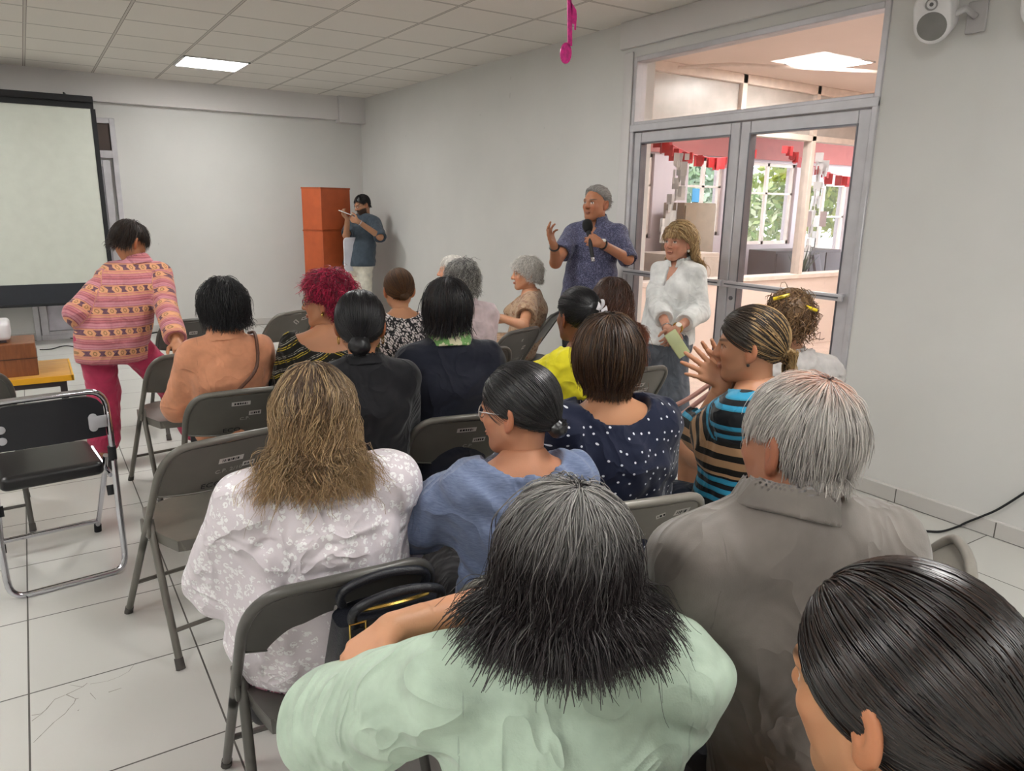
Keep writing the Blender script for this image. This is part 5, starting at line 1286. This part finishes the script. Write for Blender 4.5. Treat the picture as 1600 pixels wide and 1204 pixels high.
hair(b, ['#6b4e34', '#7f6040', '#563d28', '#8c6c4a'], thick=.009, line=(.083, .055, -.085, -.055), extra=[(EL((.01, -.07, .07), (.045, .036, .032)), .02), (EL((-.02, -.05, .115), (.018, .018, .02)), .01)], groups=[slick((.0, -.08, .10), 1300, .013, mess=.3, jit=.08), short(170, .05, off=.018, start=1.2, lift=.5, mess=.9, jit=.3, grav=.2, region=lambda z: z[:, 1] < -.02, wave=(.01, 1.2))], seed=18, bumps=.006)
YEL = plain('yellow plastic', '#e8cf1e', .35)
for k, (p_, r_) in enumerate([((-.045, -.075, .105), .1), ((.055, -.085, .07), -.3)]):
    m = MB(); m.tube([b.headp((p_[0]+(i-3)*.009, p_[1]-.012*math.cos((i-3)*.35), p_[2]+(i-3)*.0015*(1-2*k)*2)) for i in range(7)], .006, 8); m.build('hair_clip', YEL, b.o, True)
m = MB(); m.tube([b.headp(p) for p in ((-.075, -.01, .10), (-.082, -.045, .09), (-.07, -.085, .03), (-.06, -.10, -.03))], .003, 6); m.build('glasses_cord', DARKRIM, b.o, True)
# the near row
b = sit('person with thinning white hair in taupe shirt, large at right', 'grey folding chair behind the taupe shirt, one end showing', 'b', alpha=24, ca=-31, chair_at=(1.555, .93), lean=(-.10, 0), hz=1.20, head_px=(1247, 690), halpha=2, hpitch=4, face=True, fine=.0035, male=True, skin='#9c6a50', facekw=dict(brow='#8d857c'), g=1.04, s=1.0, sw=.92, hs=.88, nk=.128, back=.10,
    top=dict(mat=K['taupe'], seam=1, sleeve=.95, e=.018, se=.012, collar=.056, h=.007, famp=.006, flam=.15), bottom=dict(mat=K['darkslate']))
def whitecap(p, t, r):
    d = np.sqrt(((p[:, 0]-.01)/.055)**2+((p[:, 1]+.035)/.07)**2+((p[:, 2]-.115)/.05)**2); k = np.clip(1.5-d, 0, 1)[:, None]*np.where(r < .35, .25, 1)[:, None]*.85
    return (np.array(lin('#c3bdb7'))*(.7+.5*r[:, None]))*(1-k)+np.array(lin('#b9846c'))*k
hair(b, WHT, thick=.003, ears=True, line=(.078, .064, -.088, -.052), groups=[dict(n=3600, L=.055, m=9, flow=flow_from((.0, -.055, .118), 0), lift=.10, grav=.2, fw=.6, off=.008, endz=-.068, endj=.006, r=.00115, mess=.18, jit=.07, body=0, lvar=.25)], seed=19, bumps=.002, colfn=whitecap)
b = sit('person in mint green linen shirt with grey-rooted dark bob, nearest in the middle', None,  alpha=27, hz=1.065, head_px=(885, 882), halpha=37, hpitch=4, skin='#c08a68', g=1.18, s=.96, sw=1.0, hs=.93, nk=.115,
    arms={-1: ('w', on('z', .74, 520, 1130), on('z', .74, 640, 1010)), 1: ('w', on('z', .82, 830, 925), on('z', .87, 612, 980))}, hands={1: dict(W=1, d=on('z', .83, 540, 1035)-on('z', .87, 612, 980), pn=(0, 0, -1), side=-CF, curl=[.3, .35, .4, .5], fine=1), -1: dict(curl=.5)},
    top=dict(mat=K['mint'], seam=1, sleeve={-1: .62, 1: .5}, e=.016, se=.016, sflare=.016, h=.006, famp=.007, flam=.11, collar=.03), bottom=dict(mat=K['olive']))
def greydark(p, t, r):
    k = np.clip((p[:, 2]-.030)/.075, 0, 1)[:, None]*np.clip(1.1-t[:, None]*1.4, 0, 1); k = np.clip(k+((r > .90) & (t < .8))[:, None]*.25, 0, 1)
    return np.array(lin('#1f1718'))*(1-k)+np.array(lin('#8a8784'))*(.7+.6*r[:, None])*k
hair(b, BLK, thick=.006, line=(.083, .06, -.10, -.11), groups=[dict(n=5200, L=.40, m=18, endz=-.072, endj=.006, ffade=.85, push=(0, -1.0, 0), flow=flow_from((.012, -.03, .122), .42, .03), grav=.5, lift=.06, fw=.5, stiff=.55, off=.012, r=.0012, mess=.10, jit=.02, lvar=.05, wave=(.004, 1.2)), dict(n=900, L=.40, m=18, endz=-.070, endj=.012, ffade=.8, push=(0, -1.0, 0), flow=flow_from((.012, -.03, .122), .46, .03), grav=.5, lift=.15, off=.020, r=.0009, mess=.2, jit=.05, lvar=.08, wave=(.008, 1.4))], seed=20, bumps=.002, colfn=greydark)
gb = b
m = MB(); cq = lerp(b.A[-1][1], b.A[-1][2], .12)+np.array([-.075, -.02, 0]); m.box(cq, (.035, .05, .028), Matrix.Rotation(.5, 3, 'Z')); m.build('sleeve_tab', K['mint'], b.top, bevel=.006)
b = sit('person with sleek dark brown hair drawn back into a ponytail, nearest at bottom right', None, alpha=30, hz=1.10, head_px=(1408, 1078), halpha=-2, hpitch=10, face=True, fine=.004, skin='#b8845f', g=1.05, s=.98, hs=1.0, top=dict(mat=K['navy'], sleeve=.6, e=.014))
hair(b, ['#1c1310', '#281a14', '#120c0b', '#33221a', '#0e0a0a'], thick=.009, line=(.086, .052, -.088, -.075), extra=bunp((.02, -.115, -.05), .03), groups=[dict(n=4200, L=.27, m=14, flow=flow_to((.02, -.135, -.06)), lift=.02, grav=.02, fw=.8, stiff=.25, off=.011, r=.0012, mess=.05, jit=.012, ffade=0, lvar=.12, body=0), dict(n=500, L=.30, m=14, flow=flow_dir((0, -.5, -.6)), grav=.5, lift=.1, off=.02, start=2.0, region=lambda z: (z[:, 1] < -.07) & (z[:, 2] < -.0) & (abs(z[:, 0]) < .04), r=.0016, body=1)], seed=21, mat=HAIR_SHINY, bumps=.0015)
m = MB(); m.tube([b.headp((.02+math.cos(a)*.028, -.118+.006*math.sin(a), -.06+math.sin(a)*.028)) for a in np.linspace(0, 2*PI, 16, endpoint=False)], .007, 8, closed=True); m.build('hair_tie', GOLD, b.o, True)
b = sit('person with wavy blonde-brown shoulder-length hair in white lace blouse and pink plaid trousers', 'dark grey folding chair behind the white lace blouse', 'c', alpha=6, ca=4, hz=1.09, hy=-.12, hs=.88, head_px=(492, 645), halpha=20, hpitch=4, skin='#c4957a', g=1.25, s=.98, sw=.98,
    top=dict(mat=K['lace'], sleeve=.92, e=.016, se=.014, sflare=.014, flare=.01, h=.006, famp=.007, flam=.095, faim=(1, .3, .0), fspread=.22, name='blouse', fmask=lambda X, Y, Z: np.where(Z < .86, 1.0, .35)), bottom=dict(mat=K['plaid'], e=.02))
def honey(p, t, r):
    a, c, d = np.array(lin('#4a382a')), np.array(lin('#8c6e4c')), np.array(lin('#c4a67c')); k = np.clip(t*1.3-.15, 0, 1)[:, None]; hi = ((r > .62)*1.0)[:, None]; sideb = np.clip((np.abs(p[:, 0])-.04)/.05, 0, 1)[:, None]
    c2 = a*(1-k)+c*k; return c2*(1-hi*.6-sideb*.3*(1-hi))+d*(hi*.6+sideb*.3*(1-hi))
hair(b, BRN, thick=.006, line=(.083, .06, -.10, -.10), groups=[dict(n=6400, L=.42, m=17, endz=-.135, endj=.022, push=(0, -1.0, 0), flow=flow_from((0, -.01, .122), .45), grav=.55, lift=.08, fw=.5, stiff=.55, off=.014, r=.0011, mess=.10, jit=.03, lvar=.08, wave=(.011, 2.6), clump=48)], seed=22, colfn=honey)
lb = b
b = sit('person with glasses and dark greying hair in a low bun, heather blue tee', 'folding chair beneath the heather blue tee, almost hidden', alpha=14, hz=1.08, head_px=(810, 640), halpha=-30, hpitch=6, face=True, fine=.0035, skin='#b07a5c', g=.98, s=.90, sw=.80, hs=.88, arms={-1: ((-.26, .06, .74), (-.16, .28, .66))},
    top=dict(mat=K['heather'], sleeve=.42, e=.020, se=.016, sflare=.012, neck=.085, ny=0, nz=.03, h=.007, famp=.007, flam=.085), bottom=dict(mat=K['black']))
hair(b, BLK+['#2c2a2a', '#232021'], thick=.008, ears=True, line=(.078, .060, -.085, -.060), extra=bunp((.01, -.108, -.048), .030), groups=[slick((.01, -.115, -.045), 1500, .013, r=.0015)], seed=23, mat=HAIR_SHINY)
glasses(b, CLEARRIM); bb_ = b
# ------------------------------------------------------------------ empty chairs
chair(.435, 2.70, -11, 'empty grey folding chair directly ahead of the white lace blouse', 'a')
chair(.60, 4.22, -9, 'empty grey folding chair under the hand of the person in the patterned jacket', 'f')
chair(.83, 5.36, -4, 'empty folding chair at the front left, beyond the peach jacket', 'c')
chair(1.42, 5.40, -26, 'empty folding chair with a slanted sticker, left of the red hair', 'd')
chair(-.36, 4.16, -4, 'empty grey folding chair cut off by the left edge beside the table', 'c')
chair(2.48, 4.05, -20, 'empty folding chair just left of the yellow blouse', 'e')
chair(2.05, 5.75, 6, 'empty grey folding chair at the feet of the bearded person', 'c')
chrome_chair(-.035, 3.50, -6)
# ------------------------------------------------------------------ furniture and fittings
sx0, sx1, sz0, sz1, SY = -1.75, .70, .665, 2.44, 9.16
t = empty('projection_screen', (0, SY, 0)); tag(t, 'pull-down white projection screen with black borders on the far wall', 'screen')
MB().bb((sx0, -.002, sz0), (sx1, .002, sz1)).build('screen_fabric', plain('matte white screen', '#c9ccc2', .7, vary=.02), t)
m = MB(); m.bb((sx0-.02, -.012, sz1), (sx1+.03, .012, 2.52)); m.bb((sx1, -.006, sz0), (sx1+.045, .006, sz1)); m.bb((sx0-.045, -.006, sz0), (sx0, .006, sz1)); m.build('border', BLACK, t)
m = MB(); m.bb((sx0-.045, -.010, .455), (sx1+.045, .010, sz0)); m.build('bottom_band', plain('black lower band', '#20242c', .6), t); m = MB(); m.bb((sx0-.06, -.02, .435), (sx1+.06, .02, .462)); m.build('weight_bar', BLACK, t, bevel=.006)
m = MB(); m.bb((sx0-.06, -.05, 2.50), (sx1+.03, .05, 2.56)); m.build('roller_case', BLACK, t, bevel=.008)
for x in (-1.5, .5): MB().tube([(x, 0, 2.55), (x, .40, 2.62)], .010, 8).build('wall_bracket', BLACK, t)
# two stacked orange boxes
def orange(z0, z1, w, label, off=0):
    O = plain('orange painted board', '#b4552c', .55); t = empty('storage_box', (0, 0, 0)); tag(t, label, 'box', 'orange boxes')
    a = on('y', 8.75, 503.5, 360); p = Vector((a[0], 8.75, 0)); u = Vector((.93, .36, 0)).normalized(); v = Vector((-.50, .86, 0)).normalized()
    c = [p, p+u*w, p+u*w+v*.30, p+v*.30]
    q = [(x.x, x.y) for x in c]; MB().prism(q, z0, z1).build('body', O, t, bevel=.006, seg=1)
    MB().prism([(x, y) for x, y in [tuple((Vector(k).to_2d()-(p+u*w/2+v*.15).to_2d())*1.01+(p+u*w/2+v*.15).to_2d()) for k in c]], z1-.018, z1).build('lid_edge', plain('darker orange edge', '#9c4722', .55), t); return c
orange(0, 1.22, .47, 'lower orange box of the stacked pair in the far corner'); orange(1.22, 1.715, .455, 'upper orange box standing on the other in the far corner')
a = on('y', 8.66, 534, 397); m = MB(); pts = []
W2, H2, rr = .13, .20, .05
for cx, cz, a0 in ((W2-rr, H2-rr, 0), (-W2+rr, H2-rr, 90), (-W2+rr, -H2+rr, 180), (W2-rr, -H2+rr, 270)): pts += [(cx+rr*math.cos(math.radians(a0+k*18)), cz+rr*math.sin(math.radians(a0+k*18))) for k in range(6)]
wp = empty('white_chair', (a[0]+.13, 8.62, 0), .2); tag(wp, 'white rounded plastic chair back standing in front of the orange boxes', 'chair')
m.prism(pts, -.012, .012, Matrix.Translation((0, 0, a[2])) @ Matrix.Rotation(PI/2, 4, 'X')); m.build('backrest', plain('white chair plastic', '#d3d3dc', .4), wp, bevel=.006)
for q in (-1, 1): MB().tube([(q*.09, 0, a[2]-.1), (q*.10, 0, .40), (q*.12, .05, .0)], .012, 8).build('leg', WHITEP, wp, True); 
for q in (-1, 1): MB().tube([(q*.12, -.25, .40), (q*.13, -.27, .0)], .012, 8).build('leg', WHITEP, wp, True)
MB().bb((-.14, -.28, .39), (.14, .0, .42)).build('seat', WHITEP, wp, bevel=.012)
# table with yellow edge, brown box, projector
tx1, ty0, ty1, tz = .135, 5.30, 5.86, .47
t = empty('low_table', (0, 0, 0)); tag(t, 'low wooden table with a yellow painted edge and dark steel frame at left', 'table')
def mk_wood(name, a, c2, sc=(1.5, 14, 14)):
    q = NT(name); v = q.map(q.obj(), sc); return q.bsdf(q.ramp(q.noise(v, 3, 5, .6, 1.2), [(.3, a), (.7, c2)]), .45)
MB().bb((-1.0, ty0, tz-.035), (tx1, ty1, tz)).build('tabletop', mk_wood('honey wood', '#b98238', '#d4a04e'), t, bevel=.006)
m = MB(); m.bb((-1.0, ty0-.012, tz-.038), (tx1+.006, ty0, tz-.002)); m.bb((tx1, ty0-.012, tz-.038), (tx1+.012, ty1, tz-.002)); m.build('edge_band', plain('yellow paint', '#dba21c', .4), t)
m = MB(); m.bb((-.98, ty0+.02, tz-.075), (tx1-.03, ty0+.05, tz-.037)); m.bb((-.98, ty1-.05, tz-.075), (tx1-.03, ty1-.02, tz-.037)); m.bb((tx1-.06, ty0+.02, tz-.075), (tx1-.03, ty1-.02, tz-.037)); m.build('apron', plain('dark steel', '#3a3638', .5, .4), t)
for x, y in ((tx1-.045, ty0+.035), (tx1-.045, ty1-.035), (-.96, ty0+.035), (-.96, ty1-.035)): MB().bb((x-.016, y-.016, 0), (x+.016, y+.016, tz-.04)).build('leg', plain('dark steel', '#3a3638', .5, .4), t)
bx = empty('wooden_box', (0, 0, 0)); tag(bx, 'plain brown wooden box standing on the yellow-edged table', 'box')
WB = mk_wood('brown wood', '#6e3f22', '#85502c', (14, 14, 2)); X1 = -.035
MB().bb((-.55, 5.36, tz), (X1, 5.70, tz+.205)).build('body', WB, bx, bevel=.004, seg=1); MB().bb((-.553, 5.357, tz+.108), (X1+.003, 5.703, tz+.114)).build('seam', plainc('#4a2a17'), bx)
pj = empty('projector', (0, 0, 0)); tag(pj, 'white projector resting on the brown wooden box', 'projector')
pz = tz+.208; m = MB(); m.bb((-.50, 5.40, pz+.015), (-.155, 5.66, pz+.125)); m.build('housing', plain('white projector shell', '#d9d6d8', .4), pj, bevel=.022, seg=3); m = MB(); m.bb((-.48, 5.42, pz), (-.18, 5.64, pz+.018)); m.build('base', plainc('#4c4448'), pj, bevel=.004)
# bottle on the floor beyond the jacket
bt = empty('water_bottle', (.80, 6.35, 0)); tag(bt, 'blue labelled water bottle on the floor beyond the patterned jacket', 'bottle')
MB().lathe([(.01, 0), (.034, .004), (.036, .06), (.034, .17), (.014, .21), (.014, .22)], 18).build('body', plain('clear bottle plastic', '#c9d6e2', .15), bt, True); MB().lathe([(.0365, .07), (.037, .072), (.037, .14), (.0365, .142)], 18).build('paper_label', plainc('#2c4ea0'), bt, True); MB().lathe([(.003, .219), (.016, .219), (.016, .24), (.003, .241)], 14).build('cap', plainc('#2f5fc0'), bt, True)
# cables
def cord(pts, r, label, n=8): tag(MB().tube(spline(pts, n), r, 6).build('cable', BLACK, smooth=True), label, 'cable')
cord([on('z', .006, *q) for q in ((0, 528), (60, 526), (110, 528), (160, 532), (240, 520), (262, 514), (300, 520))], .006, 'black cable lying along the floor below the projection screen')
cord([on('z', .006, *q) for q in ((62, 546), (80, 545), (105, 540), (140, 548))], .006, 'short black cable on the floor behind the wooden box')
wc = [on('x', WX-.034, *q) for q in ((1640, 742), (1600, 770), (1560, 795), (1535, 806), (1512, 815))]
fc = [on('z', .006, *q) for q in ((1497, 822), (1470, 830), (1440, 829), (1410, 828), (1385, 823), (1350, 822))]
cord(wc+[lerp(wc[-1], fc[0], .5)]+fc, .006, 'thin black cable sagging down the right wall onto the tiles')
# pink music note hung from the ceiling
NTE = plain('pink glitter card', '#d6308c', .35, vary=.15, scale=60)
mn = empty('music_note', (0, 0, 0)); tag(mn, 'magenta cardboard music note hanging from the ceiling', 'decoration')
YN = 3.2
def npt(x, y): q = on('y', YN, x, y); return q
m = MB()
def poly(pts, th=.006):
    P = [npt(*q) for q in pts]; n = len(P); m.add([p+np.array([0, -th/2, 0]) for p in P]+[p+np.array([0, th/2, 0]) for p in P], [tuple(range(n)), tuple(range(n, 2*n))[::-1]]+[(i, n+i, n+(i+1) % n, (i+1) % n) for i in range(n)])
poly([(886, -6), (891, -6), (893.5, 8), (893.5, 72), (887, 72)])
poly([(891, 2), (896, 9), (900, 16), (901, 25), (900, 36), (899.5, 47), (897.5, 47), (897, 38), (893.5, 36)])
poly([(884+10*math.cos(a)*.86+3*math.sin(a)*-.4, 83-16.5*math.sin(a)-3*math.cos(a)) for a in np.linspace(0, 2*PI, 22, endpoint=False)])
m.build('note_card', NTE, mn)
tp = npt(888, -6); MB().tube([tp, (tp[0], tp[1], CZ)], .0012, 6).build('string', WHITEP, mn)
# wall loudspeakers
def wall_speaker(c, label, s=1.0):
    t = empty('loudspeaker', tuple(c)); tag(t, label, 'loudspeaker', 'white wall loudspeakers')
    aim = Vector((-.62, .0, -.30)).normalized(); aim = Vector((-.75, -.18, -.42)).normalized(); q = aim.to_track_quat('Z', 'Y').to_matrix().to_4x4(); q = Matrix.Rotation(0, 4, aim) @ q
    q = Matrix(((0, 0, 0, 0),)*4) if False else q
    upv = Vector((0, 0, 1)); ex = aim.cross(upv).normalized(); ey = ex.cross(aim).normalized(); M = Matrix((ex, ey, aim)).transposed().to_4x4()
    m = MB(); m.prism([(.082*s*math.cos(a), (.13 if math.sin(a) > 0 else .05)*s*0+.125*s*(1 if math.sin(a) > 0 else -1)*0+.082*s*math.sin(a)+(.075*s if math.sin(a) > 0 else 0)) for a in np.linspace(0, 2*PI, 36, endpoint=False)], -.10*s, .03*s, M); m.build('cabinet', WHITEP, t, bevel=.012, seg=3)
    g = MB(); g.lathe([(.001, .032*s), (.060*s, .031*s), (.069*s, .029*s), (.070*s, .024*s)], 28, M); g.build('grille', plain('grey mesh', '#7d7b78', .7, bump=.5, bscale=500), t, True)
    g = MB(); g.lathe([(.020*s, .028*s), (.021*s, .036*s), (.026*s, .036*s), (.027*s, .028*s)], 24, M @ Matrix.Translation((0, .098*s, 0))); g.build('tweeter_ring', plainc('#8e8b8a'), t, True)
    g = MB(); g.lathe([(.001, .034*s), (.008*s, .034*s), (.009*s, .029*s)], 16, M @ Matrix.Translation((0, .098*s, 0))); g.build('tweeter_dome', plainc('#5d5b5b'), t, True)
    k = MB(); k.tube([(-.0, .0, .0), (.07, -.10, .06), (WX-c[0]-.03, -.12, .03)], .016*s, 8); k.box((WX-c[0]-.02, -.12, .03), (.012, .09, .14)); k.build('bracket', plain('grey white bracket', '#b5b2b2', .5), t, bevel=.004, seg=1)
wall_speaker(on('x', WX-.16, 1459, 38), 'white rounded loudspeaker with grey grille bracketed on the right wall'); wall_speaker(on('x', WX-.15, 1632, 10), 'second white loudspeaker at the top right corner, nearly out of view')
# handbag on the lap of the person in mint
bg0 = on('z', .62, 600, 985)
hb = empty('handbag', (0, 0, 0)); tag(hb, 'black handbag with gold buckles behind the lace-blouse chair', 'handbag')
BAG = plain('black pebbled leather', '#14161d', .42, bump=.35, bscale=260)
TLp, TRp = on('z', .74, 512, 965), on('z', .74, 700, 918)
ex = Vector(TRp-TLp); Wb = ex.length; ex.normalize(); ex.z = 0; ex.normalize(); ey = Vector((-ex.y, ex.x, 0)); Mb = Matrix((ex, ey, Vector((0, 0, 1)))).transposed().to_4x4(); Mb.translation = Vector((TLp+TRp)/2)
def bagf(u, v, w): return Mb @ Vector((u, v, w))
m = MB(); hw = Wb/2
def bagshape(u, v):
    a = u*2*PI; k = v; sw = hw*(1-.10*k)+.02*(1-k); dw = .045+.05*(1-k); e = .45
    cx = math.copysign(abs(math.cos(a))**e, math.cos(a)); sy2 = math.copysign(abs(math.sin(a))**e, math.sin(a)); return Mb @ Vector((sw*cx, dw*sy2, -.235+.235*k-.012*(abs(cx)**3)*k))
nu, nv = 40, 8; v_ = [bagshape(i/nu, j/nv) for j in range(nv+1) for i in range(nu)]; f_ = [(j*nu+i, j*nu+(i+1) % nu, (j+1)*nu+(i+1) % nu, (j+1)*nu+i) for j in range(nv) for i in range(nu)]+[tuple(range(nu))[::-1], tuple(nv*nu+i for i in range(nu))]
m.add(v_, f_); m.build('body', BAG, hb, True)
for dy in (-.038, .045):
    MB().tube(spline([bagf(-.085, dy, -.02), bagf(-.095, dy-.01, .02), bagf(-.07, dy-.02, .045), bagf(0, dy-.02, .055), bagf(.07, dy-.02, .045), bagf(.095, dy-.01, .02), bagf(.085, dy, -.02)], 6), .010, 10).build('handle', BAG, hb, True)
for u in (-.086, .086):
    m = MB(); m.tube([bagf(u-.016, -.052, -.03), bagf(u+.016, -.052, -.03), bagf(u+.016, -.052, .004), bagf(u-.016, -.052, .004)], .0028, 8, closed=True); m.build('buckle', GOLD, hb, True)
    MB().sheet(lambda a, c, u=u: bagf(u+(a-.5)*.024, -.050-.004*(1-c), -.16+.15*c), 2, 6, .004).build('strap_tab', BAG, hb)
m = MB(); m.tube(spline([bagf(-hw*.62, -.008, .004), bagf(-.03, -.02, .008), bagf(.03, -.02, .008), bagf(hw*.62, -.008, .004)], 6), .0042, 6); m.build('zip', GOLD, hb, True)
# pale pouch on the lap of the heather tee, strap by the clapping person
pc_ = on('z', .56, 672, 815); F = Field().u(EL(pc_, (.095, .07, .045), rotm(.3)), .01).ripple(folds(5, .004, .05)); v, q = F.mesh(.006); o = mesh_obj('pouch', v, q, plain('cream cotton', '#bdb5a2', .8), None, True); tag(o, 'cream soft pouch lying on the lap of the person in the heather blue tee', 'pouch')
s0, s1 = on('z', .72, 1040, 640), on('z', .86, 1112, 598)
sb = MB(); sb.tube(spline([s0, lerp(s0, s1, .5)+[0, 0, -.01], s1], 6), .010, 8); sb.tube(spline([s0+np.array([.02, -.02, -.05]), lerp(s0, s1, .5)+[0.02, 0, -.05], s1+[.02, 0, -.03]], 6), .010, 8); tag(sb.build('bag_strap', plain('dusty pink leather', '#b98a80', .5), smooth=True), 'dusty pink bag strap stretched beside the striped top', 'strap')
# ------------------------------------------------------------------ lobby and far room contents
def leafy(name, c, r, n, label, cat, cols=('#8aa03c', '#b5c04e', '#dadf86'), trunk=1.2, seed=0, size=.12):
    t = empty(name, tuple(c)); tag(t, label, cat, 'trees outside')
    R = np.random.default_rng(seed); z = R.normal(size=(n, 3)); z = U(z)*(R.random((n, 1))**.4)*np.array(r)
    a = U(R.normal(size=(n, 3)))*size; bvec = U(np.cross(a, R.normal(size=(n, 3))))*size*.45
    V = np.stack([z-a, z+bvec, z+a, z-bvec], 1).reshape(-1, 3)+np.array([0, 0, trunk+r[2]*.8]); Q = np.arange(n*4).reshape(n, 4); cc = np.array([lin(k) for k in cols])[R.integers(0, len(cols), n)]
    mm = bpy.data.materials.get('leaves') or NT('leaves'); 
    if isinstance(mm, NT): mm = mm.bsdf(mm.attr('col', 'Color'), .6)
    mesh_obj('crown', V, Q, mm, t, False, {'col': ('FLOAT_COLOR', np.repeat(cc, 4, 0))}); MB().tube([(0, 0, 0), (.05, 0, trunk), (0, .05, trunk+r[2])], [.10, .08, .03], 8).build('trunk', plainc('#5a4632'), t, True)
leafy('tree', (14.7, 10.4, 0), (1.5, 1.2, 1.4), 2600, 'yellow-green tree in sunlight outside the right-hand far window', 'tree', seed=1)
leafy('tree', (11.4, 10.9, 0), (1.0, 1.0, 1.2), 1300, 'pale green tree seen through the left door leaf', 'tree', cols=('#7fa080', '#a9c49a', '#cfe0c8'), seed=2); leafy('tree', (13.2, 11.2, 0), (1.2, 1.0, 1.0), 1300, 'light green bush outside the middle far window', 'tree', cols=('#8fae62', '#c9d890', '#e6ecc4'), trunk=.6, seed=3)
slab('ground_outside', (2, RY+.2, -.2), (30, 30, -.05), plain('pale paving', '#cfcac2', .8))
# red paper garland pieces and white ones under the far ceiling
R = np.random.default_rng(5)
def garland(p0, p1, sag, n, mat, label):
    m = MB(); p0, p1 = np.array(p0), np.array(p1)
    pts = [lerp(p0, p1, i/n)+np.array([0, 0, -sag*4*(i/n)*(1-i/n)]) for i in range(n+1)]; m.tube(pts, .006, 5)
    for p in pts:
        for k in range(3): m.sheet(lambda u, v, p=p, s=R.uniform(.05, .12), a=R.uniform(0, 6.28), e=R.uniform(-.1, .1): p+np.array([math.cos(a)*s*(u-.5)+e, math.sin(a)*s*(u-.5), -s*1.3*v]), 2, 2, .002)
    tag(m.build('garland', mat), label, 'garland')
RDM = plain('red foil paper', '#c23338', .4); WHM = plain('white foil paper', '#efeeec', .3)
garland((6.6, 7.0, 2.4), (8.6, 7.2, 2.35), .18, 14, RDM, 'red paper garland hanging under the far ceiling, left door leaf'); garland((8.9, 6.9, 2.4), (12.0, 7.1, 2.3), .3, 18, RDM, 'red paper garland hanging under the far ceiling, right door leaf')
garland((6.35, 6.3, 2.15), (6.2, 6.32, 1.25), .0, 10, WHM, 'white foil streamer hanging down in the left door leaf'); garland((9.75, 6.9, 2.35), (9.65, 6.92, .95), .0, 14, WHM, 'white foil streamer hanging down in the right door leaf')
def cabinet(lo, hi, mat, name, label, cat, doors=2):
    t = empty(name, (0, 0, 0)); tag(t, label, cat); MB().bb(lo, hi).build('body', mat, t, bevel=.008)
    w = (hi[0]-lo[0])/doors
    for i in range(doors):
        d = MB().bb((lo[0]+i*w+.015, lo[1]-.018, lo[2]+.04), (lo[0]+(i+1)*w-.015, lo[1], hi[2]-.04)).build('door', mat, t, bevel=.004); MB().bb((lo[0]+i*w+.05, lo[1]-.035, (lo[2]+hi[2])/2-.05), (lo[0]+i*w+.065, lo[1]-.018, (lo[2]+hi[2])/2+.05)).build('handle', ALU_D, d)
cabinet((5.9, 6.0, 0), (6.75, 6.5, 1.05), plain('cream cabinet', '#cdbfb2', .5), 'cabinet', 'cream cabinet with a row of knobs beyond the left door leaf', 'cabinet', 3)
cabinet((7.60, 7.45, 0), (8.22, 7.85, 1.62), plain('tan cabinet', '#8b7a66', .5), 'locker', 'tall tan locker behind the blonde standing person', 'locker', 1)
cabinet((9.3, 7.2, 0), (10.9, 7.7, .95), plain('dark counter', '#4d4648', .5), 'counter', 'dark counter under the bright windows beyond the right door leaf', 'counter', 4)
pt = empty('potted_plant', tuple(on('y', 6.2, 1249, 436)*[1, 1, 0])); pt.location.z = 0; tag(pt, 'spiky potted plant standing behind the lobby window', 'plant')
MB().lathe([(.12, 0), (.13, .02), (.16, .70), (.17, .72), (.15, .72), (.14, .66)], 20).build('pot', plainc('#8d8790'), pt, True)
m = MB()
for k in range(14):
    a = k*2.4; L = .42*(1-.015*k); m.sheet(lambda u, v, a=a, L=L, k=k: ((math.cos(a)*(.02+v*L*(.25+.03*k)))-(math.sin(a)*(u-.5)*.05*(1-v)), math.sin(a)*(.02+v*L*(.25+.03*k))+math.cos(a)*(u-.5)*.05*(1-v), .70+v*L*(1-.02*k)), 2, 6, .004)
m.build('leaves', plainc('#4e5a4c'), pt, True)
cc = on('y', 6.6, 1305, 420); oc = empty('office_chair', (cc[0], 6.6, 0), .5); tag(oc, 'grey low chair with metal legs behind the lobby window at right', 'chair')
MB().sheet(lambda u, v: ((u-.5)*.55, .20+.10*v-.04*math.sin(PI*u), .50+.42*v), 10, 6, .04).build('backrest', plainc('#4f4a50'), oc, True); MB().bb((-.28, -.28, .42), (.28, .22, .50)).build('seat', plainc('#4f4a50'), oc, bevel=.03)
for q in (-1, 1):
    for y in (-.24, .22): MB().tube([(q*.27, y, .44), (q*.29, y*1.1, 0)], .013, 8).build('leg', ALU_D, oc, True)
    MB().tube([(q*.29, .24, .62), (q*.31, -.2, .66), (q*.30, -.24, .44)], .014, 8).build('armrest', BLACK, oc, True)
for q, lab in ((on('y', GY+.03, 1341, 345), 'white paper notice taped at the right end of the lobby window'), (on('y', GY+.03, 1262, 342), 'left grey paper card taped on the lobby window'), (on('y', GY+.03, 1286, 342), 'right grey paper card taped on the lobby window'), (on('y', GY+.03, 1087, 305), 'blue poster on the lobby window above the blonde hair')):
    w_, h_ = (.22, .26) if 'notice' in lab else (.12, .17) if 'grey' in lab else (.10, .13)
    tag(MB().box(q, (w_, .004, h_)).build('paper_notice', plainc('#e9d9dc' if 'white' in lab else '#a79fa3' if 'grey' in lab else '#4f9fd8')), lab, 'notice')
